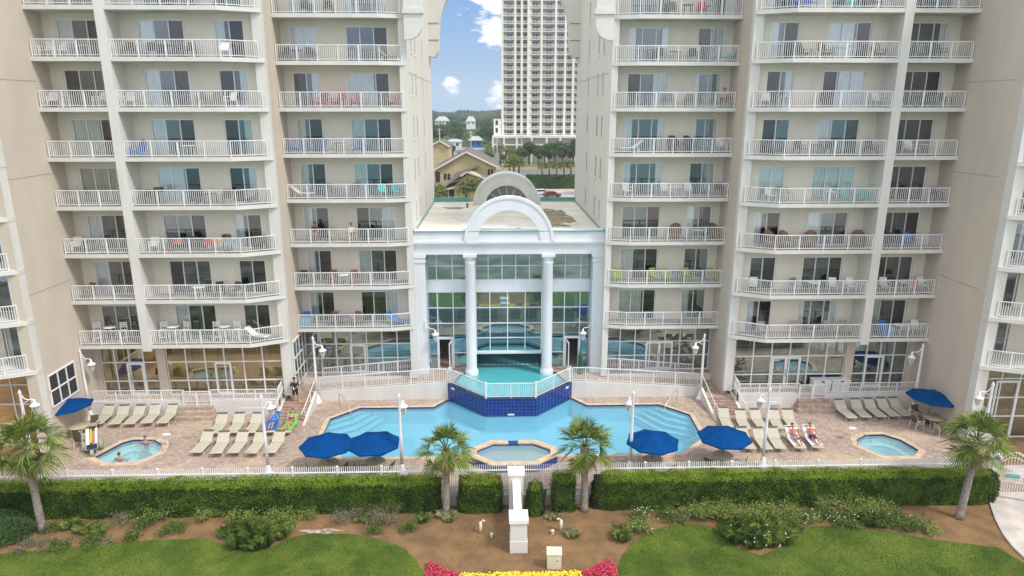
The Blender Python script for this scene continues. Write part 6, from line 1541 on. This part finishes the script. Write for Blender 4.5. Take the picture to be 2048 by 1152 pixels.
m = MB(); m.box(-.6, 2.3, 283, 290, GZ, 16.3); m.box(-1.2, 40, 278, 285, 9.1, 9.9); m.box(-1.2, 40, 278, 284.9, 6.2, 6.6)
for x in (-1, 3.5, 8.6, 14.5, 20.5, 26, 32): m.box(x - .35, x + .35, 277.9, 278.8, GZ, 9.1)
m.build('podium', hrwall, hr)
m = MB(); m.box(-1, 40, 282, 283, GZ, 6.2); m.box(-1, 40, 282, 283, 6.6, 9.1); m.build('podium_recess', hrback, hr)
for z in (11, 14): m = MB(); m.box(.2, 1.1, 282.9, 283.1, z, z + 1.8); m.build('window', darkwin, hr)
m = MB(); pr = arc(27.5, 3.2, 3.2, 0, 180, 16); m.prism_y([(p[0], p[1]) for p in pr][::-1], 272, 277); o = m.build('white_canopy', cwhite); tag(o, 'white arched canopy at the foot of the tall apartment tower', 'canopy')
# shops, houses
def simple_house(x0, x1, y0, y1, z0, z1, zr, wallm, roofm_, name, lab, cat='house', wins=3):
    o = empty(name, ((x0 + x1) / 2, y0, z0), lab, cat, wbase=True)
    m = MB(); m.box(x0, x1, y0, y1, z0, z1); m.build('wall', wallm, o)
    m = MB(); cx = (x0 + x1) / 2; cy = (y0 + y1) / 2; e = .6; a = [(x0 - e, y0 - e, z1), (x1 + e, y0 - e, z1), (x1 + e, y1 + e, z1), (x0 - e, y1 + e, z1)]
    q = (x1 - x0) * .25; m.add(a + [(cx - q, cy, zr), (cx + q, cy, zr)], [(0, 1, 5, 4), (1, 2, 5), (2, 3, 4, 5), (3, 0, 4), (3, 2, 1, 0)]); m.build('roof', roofm_, o)
    for i in range(wins):
        x = x0 + (x1 - x0) * (i + .5) / wins; m = MB(); m.box(x - .6, x + .6, y0 - .05, y0 + .02, z1 - 2.2, z1 - .7); m.build('window', darkwin, o)
whr = plain('white_metal_roof', (.42, .45, .45), .6)
simple_house(-26, -2, 296, 312, GZ, 3.4, 4.0, cwhite, whr, 'white_shop', 'long low white roofed shop behind the yellow house', 'shop', 8)
simple_house(-12.5, -6.5, 340, 352, GZ, 5.5, 7.4, hrblue, whr, 'blue_shop', 'small blue walled shop under a pale roof by the car park', 'shop', 2)
simple_house(-24, -17, 350, 362, GZ, 4.5, 5.6, cwhite, whr, 'white_kiosk', 'small white building left of the blue shop', 'shop', 2)
simple_house(-49, -38, 590, 604, 2, 11, 14.5, cwhite, whr, 'white_beach_house', 'white house with pale hipped roof far off on the left of the wood', 'house', 4)
simple_house(-23, -15.5, 590, 602, 4, 10.5, 14.5, cwhite, whr, 'white_beach_house', 'white house with peaked pale roof far off in the middle of the wood', 'house', 2)
simple_house(-36, -31, 600, 612, 2, 8, 10, cwhite, whr, 'white_beach_house', 'small white house between the two larger far houses', 'house', 2)
# poles and wires
wires = []
for i, (x, y, h, lab) in enumerate(((-20.6, 258, 14.0, 'grey utility pole nearest the left tower'), (-9.6, 275, 12.5, 'utility pole left of the blue shop roof'), (0.5, 255, 10.5, 'utility pole before the tower podium'), (9.8, 262, 12.5, 'tall utility pole before the tower balconies'))):
    o = empty('utility_pole', (x, y, GZ), lab, 'utility pole', 'utility poles along the road'); m = MB(); m.tube([(0, 0, 0), (0, 0, h)], [.2, .13], 8); m.build('pole', concrete, o)
    m = MB(); m.box(-1.0, 1.0, -.08, .08, h - .7, h - .55); m.box(-.3, .3, -.2, .2, h - 2.2, h - 1.4); m.build('crossarm', concrete, o); wires.append((x, y, GZ + h - .6))
m = MB(); Wp = [(-70, 262, 12.8)] + wires + [(70, 262, 11)]
for off in (-.9, .9):
    for i in range(len(Wp) - 1):
        a = Vector(Wp[i]); b = Vector(Wp[i + 1]); n = 6
        if i == 1 or i == 2: pass
        m.tube([a.lerp(b, t / n) + Vector((0, off, -1.0 * math.sin(math.pi * t / n) + off * .4)) for t in range(n + 1)], .045, 4)
tag(m.build('power_lines', plain('wire', (.2, .2, .2), .6)), 'thin power lines strung between the utility poles', 'power line')
# cars
def car(x, y, rz, paint, lab):
    o = empty('parked_car', (x, y, GZ), lab, 'car', rz=R(rz))
    m = MB(); m.prism_y([(-2.2, .3), (2.2, .3), (2.25, .75), (1.3, .95), (.7, 1.45), (-1.3, 1.45), (-2.1, .95), (-2.25, .8)][::-1], -.85, .85); m.build('body', paint, o, bevel=.08)
    m = MB(); m.prism_y([(1.15, .98), (.62, 1.38), (-1.22, 1.38), (-1.85, .98)][::-1], -.87, .87); m.build('window', darkwin, o)
    for a in (-1.4, 1.4):
        for b in (-.8, .8): m = MB(); m.tube([(a, b - .1, .33), (a, b + .1, .33)], .33, 12); m.build('wheel', rubber, o)
car(13.2, 166, 10, carred, 'maroon car parked behind the hall roof at the hedge'); car(11.0, 170.5, 8, carwhite, 'pale car parked just left of the maroon car')
# background trees
def crown(seed, w_, h, n, lobes, size):
    r_ = random.Random(seed); m = MB(); pts = []; nr = []
    L = [(Vector((r_.uniform(-.6, .6) * w_, r_.uniform(-.6, .6) * w_, h * r_.uniform(.45, .85))), w_ * r_.uniform(.3, .55)) for _ in range(lobes)]
    for _ in range(n):
        c, rr = r_.choice(L); v_ = Vector((r_.gauss(0, 1), r_.gauss(0, 1), r_.gauss(0, 1))).normalized(); pts.append(c + v_ * rr * r_.uniform(.7, 1.05)); nr.append(v_)
    leafquads(m, pts, nr, size, r_); return m
def tree_proto(seed, w_, h, mat, n=1500, lobes=9, size=.42):
    o = empty('broadleaf_tree', (0, 0, 0), 'x', 'tree'); crown(seed, w_, h, n, lobes, size).build('crown', mat, o)
    m = MB(); m.tube([(0, 0, 0), (.1, 0, h * .3), (0, .1, h * .6)], [h * .035, h * .028, h * .015], 7)
    for a in range(4): m.tube([(0, 0, h * .3), (w_ * .4 * math.cos(a * 1.6), w_ * .4 * math.sin(a * 1.6), h * .62)], [h * .018, h * .006], 5)
    m.build('trunk', barkm, o); return o
TP = [tree_proto(1, 4.2, 9, treem[0]), tree_proto(2, 3.6, 8, treem[1]), tree_proto(3, 3.2, 7, treem[2]), tree_proto(4, 4.6, 10, treem[0])]
TPK = [list(t.children) for t in TP]; used = [False] * 4
def put_tree(i, x, y, s_, lab, grp, z=GZ):
    if not used[i]: o = TP[i]; used[i] = True
    else: o = copy_tree(TP[i], kids=TPK[i])
    o.location = (x, y, z); o.scale = (s_, s_, s_); o.rotation_euler = (0, 0, rnd.uniform(0, 6.28)); o['label'] = lab; o['group'] = grp
for k in range(80):     # the wood behind the road
    y = 360 + 380 * (k / 80) ** 1.1; x = rnd.uniform(-.115, .012) * y - 1
    if 330 < y < 400 and -25 < x < -5: continue
    if 470 < y < 600 and (-56 < x < -26 or -27 < x < -9): continue
    put_tree(rnd.choice((0, 0, 1, 3)), x, y, rnd.uniform(.9, 1.5), 'green tree in the wood left of the tall apartment tower', 'trees of the wood beyond the road')
for i, (x, y, s_, t) in enumerate(((-21.5, 268, 1.0, 1), (-18.8, 275, .8, 0), (9.5, 262, .9, 1), (13.0, 268, 1.15, 1), (16.2, 263, 1.0, 1), (19.2, 268, .95, 0), (22.5, 262, .9, 1), (26, 268, 1.0, 0), (29.5, 263, 1.0, 1), (33, 266, 1.1, 0), (3.2, 276, .5, 2), (-3, 240, .7, 0))):
    put_tree(t, x, y, s_, ['dark tree beside the left tower near the utility pole', 'rounded tree just right of the left utility pole', 'first dark tree before the tower podium', 'tallest dark tree before the tower podium', 'second dark tree before the tower podium', 'third tree before the tower podium', 'fourth tree before the tower podium', 'fifth tree before the tower podium', 'sixth tree before the tower podium', 'last tree before the tower podium by the right tower', 'small light tree left of the podium', 'green tree at the right gable of the yellow house'][i], 'roadside trees')
put_tree(2, 22.4, 172, 1.15, 'bright green tree beside the right tower above the hall roof', 'lot trees')
o = put_tree(2, 25.8, 170, 1.0, 'second bright green tree hidden partly by the right tower', 'lot trees')
hedge(8.3, 21.5, 184, 190, 2.6, 9000, 31, 'long dark hedge behind the parked cars', z0=GZ, mat=treem[1], size=.35)
m = MB(); r_ = random.Random(5); pts = []; nr = []
for _ in range(26000):
    x = r_.uniform(-150, 60); y = r_.uniform(760, 900); hgt = 13 + 5 * noise.noise((x * .03, y * .02, 0)) + 3 * noise.noise((x * .11, y * .1, 3)) + (y - 760) * .03
    pts.append((x, y, hgt * r_.uniform(.2, 1.0) ** .3)); nr.append((0, -.6, 1))
leafquads(m, pts, nr, 1.9, r_); tag(m.build('far_wood', woodm), 'distant dark treeline on the horizon', 'woodland', kind='stuff')
m = MB(); pts = []; nr = []
for _ in range(22000):
    y = r_.uniform(350, 760); x = r_.uniform(-.13, .03) * y; hgt = 3.2 + 1.6 * noise.noise((x * .08, y * .05, 0)) + (y - 350) * .003
    if y < 400 and -27 < x < -3: continue
    pts.append((x, y, hgt * r_.uniform(.3, 1.0))); nr.append((0, -.4, 1))
leafquads(m, pts, nr, 1.1, r_); tag(m.build('undergrowth', treem[0]), 'dense green undergrowth filling the wood beyond the road', 'undergrowth', kind='stuff')
# background palms
def small_palm(name='cabbage_palm'):
    o = empty(name, (0, 0, 0), 'x', 'palm tree'); m = MB(); m.tube([(0, 0, 0), (.1, 0, 3.6)], [.22, .17], 7); m.build('trunk', barkm, o)
    m = MB(); r_ = random.Random(3)
    for i in range(26):
        a = i * 2.4; el = R(70 - 100 * i / 26); d0 = Vector((math.cos(a) * math.cos(el), math.sin(a) * math.cos(el), math.sin(el))); tip = Vector((.1, 0, 3.7)) + d0 * .9; sd = d0.cross(Vector((0, 0, 1))).normalized()
        for j in range(9):
            b = R(-110 + 220 * j / 8); f = d0 * math.cos(b) + sd * math.sin(b); pp = f.cross(Vector((0, 0, 1))).normalized() * .09; k1 = tip + f * .6; m.add([tip, k1 - pp, tip + f * 1.15 + Vector((0, 0, -.4)), k1 + pp], [(0, 1, 2, 3)])
    m.build('crown', frondm, o); return o
SP = small_palm(); SPK = list(SP.children); fp = True
BP = [(-12.0, 138, 1.25, 'palm at the corner of the yellow cottage porch by the left tower'), (-12.7, 141, 1.0, 'shorter palm next to the porch palm'), (-6.6, 139, 1.45, 'palm in front of the yellow cottage roof'), (-4.4, 139.5, 1.4, 'palm right of the one before the cottage roof'),
      (3.8, 206, 1.3, 'left palm of the leafy cluster before the road'), (5.2, 209, 1.5, 'middle palm of the leafy cluster before the road'), (6.8, 206, 1.4, 'right palm of the leafy cluster before the road'),
      (14.0, 212, 1.0, 'first palm of the row along the road'), (16.2, 212, 1.05, 'second palm of the row along the road'), (18.6, 212, 1.0, 'third palm of the row along the road'), (20.8, 212, 1.1, 'fourth palm of the row along the road'), (22.8, 211, 1.15, 'last palm of the row along the road by the right tower'),
      (-2.6, 262, 1.5, 'palm left of the tower podium'), (1.8, 264, 1.6, 'palm before the left corner of the tower podium'), (5.4, 262, 1.3, 'palm before the podium between two poles'), (7.2, 264, 1.2, 'palm just left of the tall utility pole')]
for (x, y, s_, lab) in BP:
    o = SP if fp else copy_tree(SP, kids=SPK)
    fp = False; o.location = (x, y, GZ if y > 200 else .5); o.scale = (s_,) * 3; o.rotation_euler = (0, 0, rnd.uniform(0, 6)); o['label'] = lab; o['group'] = 'palms behind the pool hall'
    if y < 200: o.location.z = GZ

# ------------------------------------------------------------------ sand patch at the lawn edge, haze
stain_pts = [(-9.9 + 1.0 * math.cos(a) * (1 + .3 * math.sin(3 * a) + .15 * math.sin(7 * a)), 30.5 + .2 * math.sin(a) * (1 + .4 * math.cos(5 * a)), 0) for a in [i * .2618 for i in range(24)]]
m = MB(); m.poly([(p[0], p[1]) for p in stain_pts], [], GZ + .012); tag(m.build('sand', noisy('pale_sand', (.22, .16, .11), (.55, .5, .43), 4, .95, 8, .5, 40)), kind='structure')
hm_ = bpy.data.materials.new('haze'); hm_.use_nodes = True; n_ = hm_.node_tree; n_.nodes.clear()
pv = n_.nodes.new('ShaderNodeVolumePrincipled'); pv.inputs['Density'].default_value = .0003; pv.inputs['Color'].default_value = (.80, .88, 1.0, 1); ov = n_.nodes.new('ShaderNodeOutputMaterial'); n_.links.new(pv.outputs[0], ov.inputs['Volume'])
hz_ = MB(); hz_.box(-1500, 1500, -2500, 2500, GZ - 1.6, 95); tag(hz_.build('haze', hm_), kind='stuff')
